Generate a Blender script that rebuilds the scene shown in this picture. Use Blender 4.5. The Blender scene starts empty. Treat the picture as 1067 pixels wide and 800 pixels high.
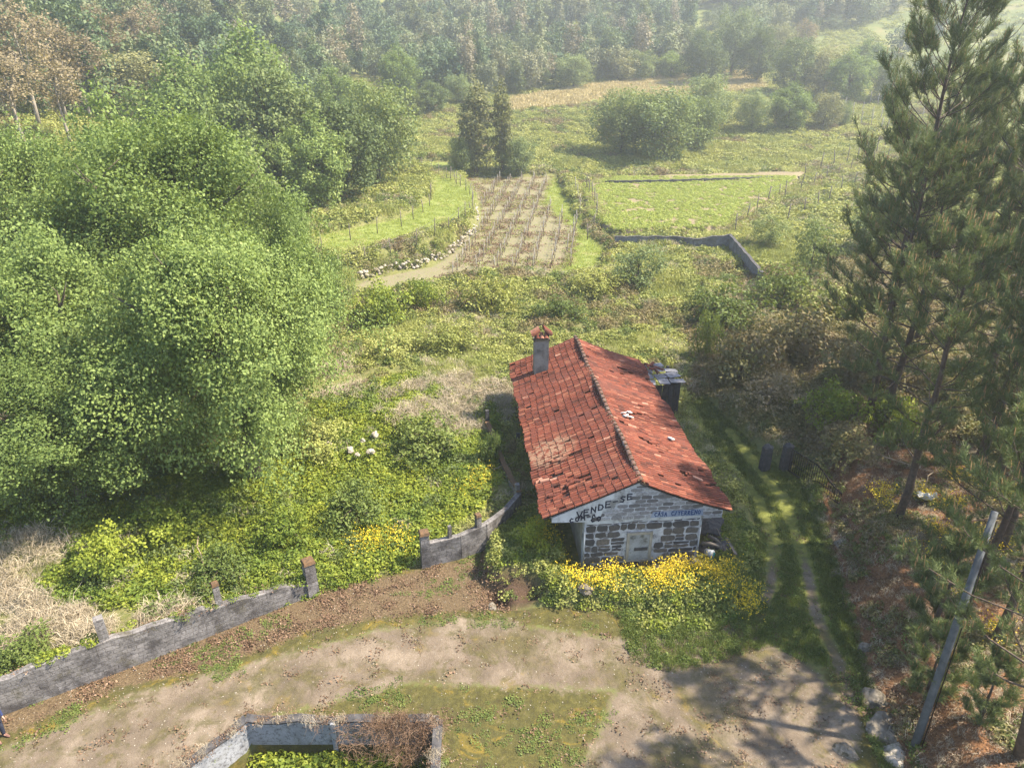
import bpy, math, random
import numpy as np
from mathutils import Vector, Matrix, Euler

R = math.radians
rng = np.random.default_rng(7)
random.seed(7)
SC = bpy.context.scene
COL = SC.collection

# ------------------------------------------------------------------ camera, world, sun, exposure
CAMH = 22.0
PITCH = R(26)
F = 741.0
cam = bpy.data.cameras.new('camera')
cam.sensor_width = 36
cam.lens = 36 * F / 1067
cam.clip_end = 4000
camo = bpy.data.objects.new('camera', cam)
COL.objects.link(camo)
camo.location = (0, 0, CAMH)
camo.rotation_euler = (R(90) - PITCH, 0, 0)
SC.camera = camo

SUN_EL = R(51)
SUN_AZ = R(4)          # to the right of the view (x axis) turned forward by this angle
w = bpy.data.worlds.new('World')
SC.world = w
w.use_nodes = True
nt = w.node_tree
bg = nt.nodes['Background']
sky = nt.nodes.new('ShaderNodeTexSky')
sky.sky_type = 'NISHITA'
sky.sun_disc = False
sky.sun_elevation = SUN_EL
sky.sun_rotation = R(90) - SUN_AZ
nt.links.new(sky.outputs[0], bg.inputs[0])
bg.inputs[1].default_value = 0.115
sd = bpy.data.lights.new('sun', 'SUN')
sd.energy = 5.0
sd.angle = R(1.0)
sd.color = (1.0, 0.89, 0.72)
so = bpy.data.objects.new('sun', sd)
COL.objects.link(so)
tosun = Vector((math.cos(SUN_AZ) * math.cos(SUN_EL), math.sin(SUN_AZ) * math.cos(SUN_EL), math.sin(SUN_EL)))
so.rotation_euler = tosun.to_track_quat('Z', 'Y').to_euler()
so.location = (60, 30, 80)
vs = SC.view_settings
vs.view_transform = 'Standard'
vs.look = 'None'
vs.gamma = 1
vs.exposure = 1.72
SC.cycles.max_bounces = 6
SC.cycles.transmission_bounces = 4
SC.cycles.volume_bounces = 1

# ------------------------------------------------------------------ small maths
def ss(a, b, x):
    t = np.clip((np.asarray(x, float) - a) / (b - a), 0, 1)
    return t * t * (3 - 2 * t)

def ramp(x, w=4.0):
    x = np.asarray(x, float) / w
    return w * (np.log1p(np.exp(-np.abs(x))) + np.maximum(x, 0))

def vn(x, y, s=0):
    x = np.asarray(x, float); y = np.asarray(y, float)
    xi = np.floor(x).astype(np.int64); yi = np.floor(y).astype(np.int64)
    fx = x - xi; fy = y - yi
    fx = fx * fx * (3 - 2 * fx); fy = fy * fy * (3 - 2 * fy)
    def h(a, b):
        n = (a * 374761393 + b * 668265263 + s * 974634777) & 0x7fffffff
        n = ((n ^ (n >> 13)) * 1274126177) & 0x7fffffff
        return ((n ^ (n >> 16)) & 0xffff) / 65535.0
    return (h(xi, yi) * (1 - fx) + h(xi + 1, yi) * fx) * (1 - fy) + (h(xi, yi + 1) * (1 - fx) + h(xi + 1, yi + 1) * fx) * fy

def fbm(x, y, s=0, o=4):
    a = 0.5; r = 0; t = 0
    for i in range(o):
        r = r + a * vn(x * 2 ** i, y * 2 ** i, s + i); t += a; a *= 0.5
    return r / t

def vn3(p, s=0):
    f = np.floor(p); q = p - f; f = f.astype(np.int64); q = q * q * (3 - 2 * q); out = 0
    for dx in (0, 1):
        for dy in (0, 1):
            for dz in (0, 1):
                n = ((f[:, 0] + dx) * 374761393 + (f[:, 1] + dy) * 668265263 + (f[:, 2] + dz) * 1440662683 + s * 974634777) & 0x7fffffff
                n = ((n ^ (n >> 13)) * 1274126177) & 0x7fffffff
                out = out + (((n ^ (n >> 16)) & 0xffff) / 65535.0) * (q[:, 0] if dx else 1 - q[:, 0]) * (q[:, 1] if dy else 1 - q[:, 1]) * (q[:, 2] if dz else 1 - q[:, 2])
    return out

def inside(poly, x, y):
    x = np.asarray(x, float); y = np.asarray(y, float)
    r = np.zeros(x.shape, bool); n = len(poly)
    for i in range(n):
        x0, y0 = poly[i]; x1, y1 = poly[(i + 1) % n]
        if y0 == y1: continue
        c = ((y0 > y) != (y1 > y)) & (x < (x1 - x0) * (y - y0) / (y1 - y0) + x0)
        r ^= c
    return r

def sdist(poly, x, y, closed=True):
    """distance to the outline, positive inside"""
    x = np.asarray(x, float); y = np.asarray(y, float)
    d = np.full(x.shape, 1e9); n = len(poly)
    for i in range(n if closed else n - 1):
        ax, ay = poly[i]; bx, by = poly[(i + 1) % n]
        L = (bx - ax) ** 2 + (by - ay) ** 2 + 1e-9
        t = np.clip(((x - ax) * (bx - ax) + (y - ay) * (by - ay)) / L, 0, 1)
        d = np.minimum(d, np.hypot(x - ax - t * (bx - ax), y - ay - t * (by - ay)))
    return np.where(inside(poly, x, y), d, -d) if closed else d

# ------------------------------------------------------------------ terrain height
XB = ([0, 12, 17.2, 28, 35, 45, 60, 80, 120, 200, 400], [12.6, 12.9, 13.6, 15.9, 17.2, 20.5, 25, 33, 54, 110, 200])
def tbase(x, y):
    x = np.asarray(x, float); y = np.asarray(y, float)
    h = 0.10 * ramp(y - 132, 8) + 0.16 * ramp(y - 262, 10)
    h = h + 0.20 * ramp(-x - 46, 6) * ss(10, 60, y)
    h = h + 0.10 * ramp(-x - 14 - 0.02 * y, 4) * ss(60, 95, y) * (1 - ss(200, 260, y))
    xb = np.interp(y, XB[0], XB[1])
    h = h + (1.25 * ss(0.1, 1.9, x - xb) - 0.35 * np.exp(-((x - xb + 0.5) / 0.5) ** 2)) * (1 - ss(55, 75, y))
    h = h + 0.13 * ramp(x - xb - 4, 2) * (1 - ss(90, 150, y)) + 0.06 * ramp(x - xb - 4, 3) * ss(90, 150, y)
    h = h + 46 * np.exp(-((x - 330) / 135) ** 2 - ((y - 360) / 150) ** 2)
    h = 95 - ramp(95 - h, 8)
    return h

PLATEAUS = []      # (polygon, height, width)
DIPS = []
def height(x, y):
    x = np.asarray(x, float); y = np.asarray(y, float)
    h = tbase(x, y)
    for P, a, wd in PLATEAUS:
        bx = [p[0] for p in P]; by = [p[1] for p in P]
        m = (x > min(bx) - 3) & (x < max(bx) + 3) & (y > min(by) - 3) & (y < max(by) + 3)
        if m.any():
            xm, ym = x[m], y[m]
            hh = h[m] + a * ss(-wd, wd, sdist(P, xm, ym))
            h = h.copy(); h[m] = hh
    for cx, cy, rx, ry, dz in DIPS:
        h = h + dz * np.exp(-(((x - cx) / rx) ** 2 + ((y - cy) / ry) ** 2) ** 2)
    br = brushmask(x, y)
    h = h + br * (1.3 * fbm(x / 4.5, y / 4.5, 3, 3) + 0.45 * fbm(x / 1.1, y / 1.1, 9, 2) - 0.25)
    yd = (1 - br)
    h = h + 0.10 * (fbm(x / 3.0, y / 3.0, 21, 3) - 0.5) * yd
    h = h + 6 * (fbm(x / 60, y / 60, 33, 3) - 0.5) * ss(330, 460, y)
    return h

CP, SP = math.cos(PITCH), math.sin(PITCH)
def ray(u, v):
    a = (u - 533.5) / F; b = (400 - v) / F
    return a, CP + b * SP, -SP + b * CP
def pz(u, v, z=0.0):
    a, b, c = ray(u, v)
    t = (z - CAMH) / c
    return (a * t, b * t)
def px(u, v):
    """point on the ground seen at (u, v)"""
    a, b, c = ray(u, v)
    t = np.concatenate([np.arange(12, 200, 0.5), np.arange(200, 900, 2.0)])
    g = CAMH + c * t - height(a * t, b * t)
    i = int(np.argmax(g < 0)) if (g < 0).any() else len(t) - 1
    t0, t1 = t[max(i - 1, 0)], t[i]
    for _ in range(14):
        m = (t0 + t1) / 2
        if CAMH + c * m - float(height(np.array([a * m]), np.array([b * m]))[0]) < 0: t1 = m
        else: t0 = m
    return (a * t1, b * t1)
def proj(x, y, z):
    d = y * CP - (z - CAMH) * SP
    return 533.5 + F * x / d, 400 - F * (y * SP + (z - CAMH) * CP) / d
def G(x, y):
    return float(height(np.array([float(x)]), np.array([float(y)]))[0])

# outlines on the ground
PZ = lambda pts: [pz(*p) for p in pts]
YARD = PZ([(-260, 800), (-120, 770), (0, 738), (326, 616), (443, 588), (505, 570), (505, 605), (530, 633), (640, 632), (690, 640), (760, 640), (790, 560), (775, 505), (735, 455), (712, 420), (735, 415), (790, 470), (830, 500), (872, 580), (925, 790), (925, 1000), (-260, 1000)])
DIRT = PZ([(-100, 830), (0, 782), (150, 722), (300, 682), (400, 655), (480, 646), (560, 652), (650, 668), (740, 652), (780, 646), (830, 672), (885, 740), (900, 900), (560, 900), (620, 770), (640, 720), (560, 716), (420, 712), (330, 735), (240, 765), (150, 850), (-60, 900)])
LITTER = PZ([(-120, 790), (0, 742), (326, 618), (443, 592), (505, 575), (520, 605), (540, 636), (440, 640), (330, 655), (240, 690), (120, 720), (0, 770), (-120, 830)])
RUTL = PZ([(745, 470), (790, 520), (806, 560), (803, 610), (786, 660)])
RUTR = PZ([(760, 450), (815, 520), (838, 580), (850, 640), (878, 700), (890, 760)])
TRACK = PZ([(712, 420), (735, 415), (790, 470), (830, 500), (872, 580), (900, 700), (840, 690), (760, 650), (790, 560), (775, 505), (735, 455)])
NEEDLE = PZ([(868, 500), (930, 470), (1010, 500), (1120, 600), (1200, 800), (900, 1000), (905, 760), (870, 640)])
VINEY = PZ([(486, 187), (576, 186), (569, 212), (606, 243), (594, 281), (452, 292), (480, 266), (500, 240), (502, 214)])
LANE = PZ([(360, 305), (380, 292), (450, 278), (497, 246), (505, 215), (492, 190), (512, 192), (514, 222), (500, 250), (470, 292), (400, 306)])
TERR = PZ([(322, 300), (322, 200), (430, 165), (470, 178), (494, 205), (498, 240), (455, 266), (385, 286)])
MOWN = PZ([(332, 282), (334, 262), (420, 240), (452, 218), (452, 196), (430, 182), (468, 182), (492, 208), (490, 236), (450, 256), (380, 278)])
STRIP = PZ([(577, 186), (606, 240), (628, 262), (615, 285), (590, 292), (560, 290), (592, 276), (603, 243), (567, 212)])
CROP = PZ([(606, 200), (640, 192), (838, 187), (805, 212), (768, 236), (758, 246), (640, 250), (612, 232)])
HOUSEP = [(2.6, 25.0), (9.4, 25.6), (8.3, 42.5), (1.0, 41.8)]
PIT = [(-10.75, 15.6), (-9.4, 17.35), (-2.75, 17.35), (-2.6, 13.5), (-11.9, 13.5)]
GOLD = []
OPEN = [YARD, VINEY, LANE, MOWN, STRIP, CROP]

def brushmask(x, y):
    m = np.ones(np.shape(x))
    for P, wd in ((YARD, 0.5), (VINEY, 1.5), (LANE, 1.5), (MOWN, 1.2), (STRIP, 1.5), (CROP, 1.0), (HOUSEP, 0.6), (NEEDLE, 1.0)):
        bx = [p[0] for p in P]; by = [p[1] for p in P]
        k = (x > min(bx) - 3) & (x < max(bx) + 3) & (y > min(by) - 3) & (y < max(by) + 3)
        if k.any():
            m[k] *= 1 - ss(-wd, 0.1, sdist(P, x[k], y[k]))
    return m * (1 - ss(200, 250, y)) * ss(10, 14, y)

GOLD += [px(*p) for p in [(536, 114), (540, 103), (600, 91), (700, 80), (782, 74), (792, 92), (700, 98), (640, 105), (600, 108)]]
PLATEAUS.append((TERR, 1.3, 0.5))
PLATEAUS.append((CROP, 1.2, 0.35))
PLATEAUS.append((PIT, -2.3, 0.16))
hx, hy = pz(538, 617)
DIPS.append((hx, hy, 1.35, 0.85, -1.0))
print('GOLD', [(round(a), round(b_)) for a, b_ in GOLD])
print('hole', hx, hy, 'vineyard', VINEY[:2], 'crop', CROP[0], CROP[-2])

# ------------------------------------------------------------------ materials
def mat(name):
    m = bpy.data.materials.new(name); m.use_nodes = True
    t = m.node_tree; b = t.nodes['Principled BSDF']
    b.inputs['Roughness'].default_value = 0.85
    b.inputs['Specular IOR Level'].default_value = 0.25
    return m, t, b
def node(t, k, **kw):
    n = t.nodes.new(k)
    for a, v in kw.items():
        if a in ('operation', 'blend_type', 'data_type', 'feature', 'attribute_name', 'noise_dimensions', 'offset', 'offset_frequency', 'distance', 'interpolation_type', 'voronoi_dimensions'):
            setattr(n, a, v)
        else: n.inputs[a].default_value = v
    return n
def noise_n(t, scale, detail=4, rough=0.6, vec=None, dist=0.0):
    n = node(t, 'ShaderNodeTexNoise', Scale=scale, Detail=detail, Roughness=rough, Distortion=dist)
    if vec: t.links.new(vec, n.inputs['Vector'])
    return n.outputs['Fac']
def cramp(t, fac, stops):
    n = t.nodes.new('ShaderNodeValToRGB'); e = n.color_ramp.elements
    while len(e) < len(stops): e.new(0.5)
    for el, (p, c) in zip(e, stops):
        el.position = p; el.color = (*c, 1) if len(c) == 3 else c
    t.links.new(fac, n.inputs[0]); return n.outputs[0]
def g(v): return (v, v, v)
def mixc(t, fac, a, b, mode='MIX'):
    n = t.nodes.new('ShaderNodeMix'); n.data_type = 'RGBA'; n.blend_type = mode
    for s, v in ((0, fac), (6, a), (7, b)):
        if isinstance(v, (int, float)): n.inputs[s].default_value = v
        elif isinstance(v, tuple): n.inputs[s].default_value = (*v, 1)
        else: t.links.new(v, n.inputs[s])
    return n.outputs[2]
def mth(t, op, a, b=0.0, clamp=False):
    n = t.nodes.new('ShaderNodeMath'); n.operation = op; n.use_clamp = clamp
    for i, v in enumerate((a, b)):
        if isinstance(v, (int, float)): n.inputs[i].default_value = v
        else: t.links.new(v, n.inputs[i])
    return n.outputs[0]
def attr(t, name):
    n = t.nodes.new('ShaderNodeAttribute'); n.attribute_name = name; return n
def pos(t): return t.nodes.new('ShaderNodeNewGeometry').outputs['Position']
def objc(t): return t.nodes.new('ShaderNodeTexCoord').outputs['Object']
def bump(t, b, h, strength=0.5, dist=0.05):
    n = t.nodes.new('ShaderNodeBump'); n.inputs['Strength'].default_value = strength; n.inputs['Distance'].default_value = dist
    t.links.new(h, n.inputs['Height']); t.links.new(n.outputs[0], b.inputs['Normal'])

def leaf_mat(name, stops, transl=0.35, patch=0.0, patch_col=(0.2, 0.18, 0.06), patch_scale=0.12, spec=0.25, objvar=0.35, rough=0.6):
    m, t, b = mat(name)
    r = attr(t, 'rnd').outputs['Fac']
    oi = t.nodes.new('ShaderNodeObjectInfo').outputs['Random']
    f = mth(t, 'ADD', mth(t, 'MULTIPLY', r, 1 - objvar), mth(t, 'MULTIPLY', oi, objvar))
    c = cramp(t, f, stops)
    if patch > 0:
        n = noise_n(t, patch_scale, 4, 0.6, pos(t))
        k = cramp(t, n, [(0.45, g(0)), (0.62, g(1))])
        c = mixc(t, mth(t, 'MULTIPLY', k, patch), c, patch_col)
    t.links.new(c, b.inputs['Base Color'])
    b.inputs['Roughness'].default_value = rough
    b.inputs['Specular IOR Level'].default_value = spec
    tr = t.nodes.new('ShaderNodeBsdfTranslucent')
    t.links.new(mixc(t, 1.0, c, (1.0, 0.97, 0.62), 'MULTIPLY'), tr.inputs[0])
    mx = t.nodes.new('ShaderNodeMixShader'); mx.inputs[0].default_value = transl
    t.links.new(b.outputs[0], mx.inputs[1]); t.links.new(tr.outputs[0], mx.inputs[2])
    t.links.new(mx.outputs[0], t.nodes['Material Output'].inputs[0])
    return m

def simple(name, c1, c2, scale=3.0, rough=0.85, bmp=0.3, stain=None, stain_scale=1.0, metallic=0.0):
    m, t, b = mat(name)
    o = objc(t)
    n = noise_n(t, scale, 6, 0.65, o)
    c = cramp(t, n, [(0.3, c1), (0.7, c2)])
    if stain:
        k = cramp(t, noise_n(t, stain_scale, 5, 0.7, o), [(0.48, g(0)), (0.62, g(1))])
        c = mixc(t, k, c, stain)
    t.links.new(c, b.inputs['Base Color'])
    b.inputs['Roughness'].default_value = rough; b.inputs['Metallic'].default_value = metallic
    if bmp: bump(t, b, noise_n(t, scale * 6, 4, 0.6, o), bmp, 0.02)
    return m

M = {}
M['bark'] = simple('bark', (0.05, 0.035, 0.025), (0.14, 0.11, 0.08), 4, stain=(0.09, 0.10, 0.06))
M['pale_bark'] = simple('pale_bark', (0.16, 0.13, 0.10), (0.36, 0.32, 0.26), 3)
M['pine_bark'] = simple('pine_bark', (0.035, 0.028, 0.024), (0.12, 0.085, 0.065), 5)
M['twig'] = simple('dry_twig', (0.16, 0.12, 0.08), (0.36, 0.29, 0.20), 3, bmp=0)
M['wood'] = simple('weathered_wood', (0.07, 0.06, 0.05), (0.20, 0.17, 0.14), 4)
M['dark_wood'] = simple('dark_wood', (0.02, 0.02, 0.022), (0.06, 0.055, 0.055), 4)
M['post'] = simple('post_stone', (0.20, 0.18, 0.155), (0.36, 0.33, 0.29), 4)
M['iron'] = simple('black_iron', (0.01, 0.01, 0.01), (0.035, 0.025, 0.02), 8, rough=0.5, bmp=0, metallic=0.6)
M['wire'] = simple('wire', (0.12, 0.11, 0.10), (0.2, 0.19, 0.18), 8, rough=0.5, bmp=0, metallic=0.5)
M['granite'] = simple('granite', (0.10, 0.085, 0.065), (0.24, 0.21, 0.17), 3, bmp=0.5, stain=(0.06, 0.05, 0.03), stain_scale=2)
M['white_rock'] = simple('pale_rock', (0.24, 0.21, 0.17), (0.42, 0.37, 0.31), 3, bmp=0.4, stain=(0.13, 0.12, 0.07), stain_scale=2)
M['dark_stone'] = simple('dark_stone', (0.022, 0.022, 0.026), (0.095, 0.09, 0.09), 4, bmp=0.6)
M['white_plastic'] = simple('white_plastic', (0.42, 0.42, 0.41), (0.6, 0.6, 0.59), 3, rough=0.4, bmp=0)
M['teal'] = simple('teal_plastic', (0.01, 0.30, 0.24), (0.03, 0.42, 0.34), 3, rough=0.4, bmp=0)
M['pole'] = simple('pole_concrete', (0.055, 0.062, 0.07), (0.12, 0.13, 0.14), 3, bmp=0.3)
M['lichen_cap'] = simple('lichen_cap', (0.05, 0.038, 0.028), (0.17, 0.095, 0.045), 9, bmp=0.5)
M['sheet'] = simple('fibre_sheet', (0.09, 0.09, 0.105), (0.24, 0.24, 0.265), 2.5, bmp=0.3, stain=(0.10, 0.10, 0.11), stain_scale=3)
M['plaster'] = simple('plaster', (0.36, 0.38, 0.41), (0.56, 0.585, 0.62), 1.6, bmp=0.3, stain=(0.19, 0.19, 0.19), stain_scale=1.2)
M['old_plaster'] = simple('old_plaster', (0.22, 0.20, 0.165), (0.38, 0.355, 0.31), 1.6, bmp=0.3, stain=(0.22, 0.20, 0.15), stain_scale=1.4)
M['paint_dark'] = simple('sprayed_paint', (0.008, 0.010, 0.025), (0.02, 0.025, 0.05), 8, bmp=0)
M['paint_blue'] = simple('sprayed_blue', (0.012, 0.03, 0.10), (0.03, 0.07, 0.20), 8, bmp=0)
M['blue_wash'] = simple('blue_wash', (0.12, 0.17, 0.27), (0.30, 0.34, 0.42), 3, bmp=0)

def wall_material(name, c1, c2, mortar, bw, bh, dark=(0.05, 0.045, 0.045), moss=(0.12, 0.11, 0.04), moss_amt=0.6, msize=0.012, dark_amt=0.8):
    m, t, b = mat(name)
    uv = t.nodes.new('ShaderNodeUVMap').outputs[0]
    br = t.nodes.new('ShaderNodeTexBrick')
    br.inputs['Scale'].default_value = 1; br.inputs['Brick Width'].default_value = bw; br.inputs['Row Height'].default_value = bh
    br.inputs['Mortar Size'].default_value = msize; br.inputs['Mortar Smooth'].default_value = 0.4
    br.inputs['Color1'].default_value = (*c1, 1); br.inputs['Color2'].default_value = (*c2, 1); br.inputs['Mortar'].default_value = (*mortar, 1)
    dn = t.nodes.new('ShaderNodeTexNoise'); dn.inputs['Scale'].default_value = 3
    t.links.new(uv, dn.inputs['Vector'])
    ad = t.nodes.new('ShaderNodeVectorMath'); ad.operation = 'MULTIPLY_ADD'
    ad.inputs[1].default_value = (0.09, 0.07, 0); t.links.new(dn.outputs['Color'], ad.inputs[0]); t.links.new(uv, ad.inputs[2])
    t.links.new(ad.outputs[0], br.inputs['Vector'])
    p = pos(t)
    big = noise_n(t, 1.3, 6, 0.7, p)
    c = mixc(t, cramp(t, big, [(0.42, g(0)), (0.62, g(dark_amt))]), br.outputs['Color'], dark)
    fine = noise_n(t, 9, 5, 0.7, p)
    c = mixc(t, cramp(t, fine, [(0.35, g(0.75)), (0.5, g(0))]), c, dark)
    c = mixc(t, cramp(t, noise_n(t, 0.9, 5, 0.7, uv), [(0.55, g(0)), (0.68, g(moss_amt))]), c, moss)
    t.links.new(c, b.inputs['Base Color'])
    bump(t, b, mth(t, 'SUBTRACT', fine, mth(t, 'MULTIPLY', br.outputs['Fac'], 0.6)), 0.7, 0.03)
    return m
M['blockwall'] = wall_material('block_wall', (0.235, 0.22, 0.215), (0.16, 0.15, 0.147), (0.12, 0.11, 0.105), 0.5, 0.2, moss=(0.085, 0.075, 0.035), dark_amt=0.9)
M['render_wall'] = wall_material('rendered_wall', (0.30, 0.31, 0.335), (0.27, 0.28, 0.305), (0.24, 0.25, 0.27), 2.6, 3.0, moss_amt=0.2, dark_amt=0.35)
M['gable'] = wall_material('gable_blocks', (0.25, 0.25, 0.265), (0.10, 0.095, 0.10), (0.34, 0.34, 0.37), 0.55, 0.2, dark=(0.27, 0.28, 0.30), moss=(0.085, 0.08, 0.085), moss_amt=0.75, msize=0.016, dark_amt=0.7)

def rubble(name):
    m, t, b = mat(name)
    uv = t.nodes.new('ShaderNodeUVMap').outputs[0]
    mp = t.nodes.new('ShaderNodeMapping'); mp.inputs['Scale'].default_value = (1.9, 3.0, 1)
    dn = t.nodes.new('ShaderNodeTexNoise'); dn.inputs['Scale'].default_value = 2.5; t.links.new(uv, dn.inputs['Vector'])
    ad = t.nodes.new('ShaderNodeVectorMath'); ad.operation = 'MULTIPLY_ADD'; ad.inputs[1].default_value = (0.16, 0.12, 0)
    t.links.new(dn.outputs['Color'], ad.inputs[0]); t.links.new(uv, ad.inputs[2]); t.links.new(ad.outputs[0], mp.inputs['Vector'])
    v1 = node(t, 'ShaderNodeTexVoronoi', feature='DISTANCE_TO_EDGE', voronoi_dimensions='2D', Scale=1.0, Randomness=0.75)
    v2 = node(t, 'ShaderNodeTexVoronoi', feature='F1', voronoi_dimensions='2D', Scale=1.0, Randomness=0.75)
    for v in (v1, v2): t.links.new(mp.outputs[0], v.inputs['Vector'])
    sp = t.nodes.new('ShaderNodeSeparateColor'); t.links.new(v2.outputs['Color'], sp.inputs[0])
    st = cramp(t, sp.outputs[0], [(0, (0.05, 0.052, 0.060)), (0.5, (0.095, 0.09, 0.088)), (1, (0.15, 0.128, 0.11))])
    st = mixc(t, cramp(t, noise_n(t, 7, 5, 0.7, uv), [(0.35, g(0.6)), (0.6, g(0))]), st, (0.05, 0.05, 0.055))
    p = noise_n(t, 1.1, 3, 0.6, uv)
    wd = mth(t, 'MULTIPLY', mth(t, 'POWER', p, 2.0), 0.20)
    edge = mth(t, 'LESS_THAN', v1.outputs['Distance'], wd)
    gap = cramp(t, noise_n(t, 2.2, 2, 0.5, uv), [(0.40, g(0.25)), (0.48, g(1))])
    c = mixc(t, mth(t, 'MULTIPLY', edge, gap), st, (0.42, 0.44, 0.50))
    t.links.new(c, b.inputs['Base Color'])
    bump(t, b, v1.outputs['Distance'], 0.6, 0.08)
    return m
M['rubble'] = rubble('rubble_stone')

def tile_mat(name):
    m, t, b = mat(name)
    r = attr(t, 'rnd').outputs['Fac']
    c = cramp(t, r, [(0.0, (0.045, 0.018, 0.014)), (0.25, (0.090, 0.025, 0.015)), (0.6, (0.165, 0.044, 0.025)), (0.85, (0.235, 0.090, 0.052)), (1.0, (0.38, 0.20, 0.14))])
    o = objc(t)
    k = cramp(t, noise_n(t, 0.45, 5, 0.7, o), [(0.50, g(0)), (0.66, g(0.62))])
    c = mixc(t, k, c, (0.11, 0.040, 0.030))
    k = cramp(t, noise_n(t, 7, 4, 0.7, o), [(0.52, g(0)), (0.64, g(0.75))])
    c = mixc(t, k, c, (0.08, 0.035, 0.028))
    # pale lichen patch on the left slope
    sp = t.nodes.new('ShaderNodeVectorMath'); sp.operation = 'DISTANCE'
    t.links.new(o, sp.inputs[0]); sp.inputs[1].default_value = (-3.2, 5.0, 3.6)
    k = mth(t, 'MULTIPLY', mth(t, 'SUBTRACT', 1.0, mth(t, 'DIVIDE', sp.outputs['Value'], 1.5), True), cramp(t, noise_n(t, 3.2, 4, 0.7, o), [(0.45, g(0)), (0.52, g(1.6))]))
    c = mixc(t, mth(t, 'MINIMUM', k, 0.6), c, (0.30, 0.20, 0.13))
    k = cramp(t, noise_n(t, 17, 3, 0.6, o), [(0.68, g(0)), (0.73, g(0.6))])
    c = mixc(t, k, c, (0.33, 0.28, 0.23))
    t.links.new(c, b.inputs['Base Color'])
    bump(t, b, noise_n(t, 30, 3, 0.6, o), 0.3, 0.01)
    return m
M['tile'] = tile_mat('clay_tile')
M['ridge'] = simple('ridge_tile', (0.06, 0.034, 0.027), (0.15, 0.075, 0.055), 5, stain=(0.13, 0.11, 0.10), stain_scale=4)

# leaves
M['leaf_oak'] = leaf_mat('oak_leaf', [(0.05, (0.078, 0.120, 0.032)), (0.45, (0.165, 0.230, 0.062)), (0.8, (0.26, 0.335, 0.098)), (1, (0.40, 0.45, 0.16))], 0.4, objvar=0.25)
M['leaf_dark'] = leaf_mat('dark_leaf', [(0.05, (0.065, 0.095, 0.030)), (0.5, (0.13, 0.175, 0.055)), (1, (0.24, 0.28, 0.10))], 0.35, objvar=0.4)
M['leaf_willow'] = leaf_mat('willow_leaf', [(0.05, (0.09, 0.125, 0.045)), (0.5, (0.165, 0.215, 0.075)), (1, (0.30, 0.34, 0.13))], 0.4, objvar=0.4)
M['leaf_olive'] = leaf_mat('olive_leaf', [(0.05, (0.10, 0.11, 0.045)), (0.5, (0.19, 0.195, 0.075)), (1, (0.31, 0.30, 0.14))], 0.35, objvar=0.5)
M['leaf_brown'] = leaf_mat('brown_leaf', [(0.05, (0.13, 0.105, 0.06)), (0.5, (0.25, 0.20, 0.115)), (1, (0.37, 0.31, 0.185))], 0.35, objvar=0.5)
M['leaf_dull'] = leaf_mat('dull_leaf', [(0.05, (0.14, 0.125, 0.08)), (0.5, (0.22, 0.195, 0.12)), (1, (0.31, 0.27, 0.18))], 0.25, objvar=0.5)
M['leaf_forest'] = leaf_mat('forest_leaf', [(0.0, (0.060, 0.095, 0.045)), (0.35, (0.10, 0.150, 0.062)), (0.65, (0.16, 0.19, 0.085)), (1, (0.22, 0.21, 0.12))], 0.25, objvar=0.8)
M['bramble'] = leaf_mat('bramble_leaf', [(0.05, (0.135, 0.155, 0.042)), (0.5, (0.285, 0.305, 0.080)), (1, (0.47, 0.46, 0.165))], 0.35, patch=0.5, patch_col=(0.17, 0.215, 0.05), patch_scale=0.14, objvar=0.45)
M['lush'] = leaf_mat('lush_leaf', [(0.05, (0.085, 0.13, 0.022)), (0.5, (0.22, 0.27, 0.034)), (1, (0.42, 0.44, 0.06))], 0.4, patch=0.6, patch_col=(0.085, 0.15, 0.03), patch_scale=0.28, objvar=0.4)
M['weed'] = leaf_mat('weed_leaf', [(0.05, (0.060, 0.090, 0.022)), (0.5, (0.125, 0.170, 0.040)), (1, (0.23, 0.265, 0.070))], 0.35, objvar=0.5)
M['scrub'] = leaf_mat('scrub_leaf', [(0.05, (0.09, 0.10, 0.035)), (0.5, (0.185, 0.175, 0.065)), (1, (0.34, 0.27, 0.13))], 0.3, patch=0.6, patch_col=(0.22, 0.15, 0.095), patch_scale=0.3, objvar=0.5)
M['straw'] = leaf_mat('straw', [(0.05, (0.24, 0.20, 0.14)), (0.5, (0.38, 0.32, 0.23)), (1, (0.54, 0.47, 0.36))], 0.2, objvar=0.4)
M['gold'] = leaf_mat('gold_grass', [(0.05, (0.34, 0.28, 0.13)), (1, (0.52, 0.43, 0.22))], 0.2, objvar=0.4)
M['litter'] = leaf_mat('dead_leaf', [(0.05, (0.05, 0.030, 0.020)), (0.5, (0.15, 0.090, 0.055)), (1, (0.30, 0.20, 0.13))], 0.15, objvar=0.4)
M['yellow'] = leaf_mat('yellow_petal', [(0.05, (0.52, 0.38, 0.02)), (1, (0.78, 0.60, 0.04))], 0.3, objvar=0.3)
M['needle'] = leaf_mat('pine_needle', [(0.05, (0.062, 0.086, 0.034)), (0.5, (0.120, 0.160, 0.058)), (1, (0.225, 0.26, 0.10))], 0.2, objvar=0.2)
M['candle'] = leaf_mat('pine_shoot', [(0.05, (0.28, 0.17, 0.08)), (1, (0.46, 0.30, 0.15))], 0.1, objvar=0.2)
M['crop'] = leaf_mat('crop_leaf', [(0.05, (0.20, 0.24, 0.06)), (0.5, (0.32, 0.38, 0.085)), (1, (0.46, 0.50, 0.15))], 0.4, objvar=0.5)

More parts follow.
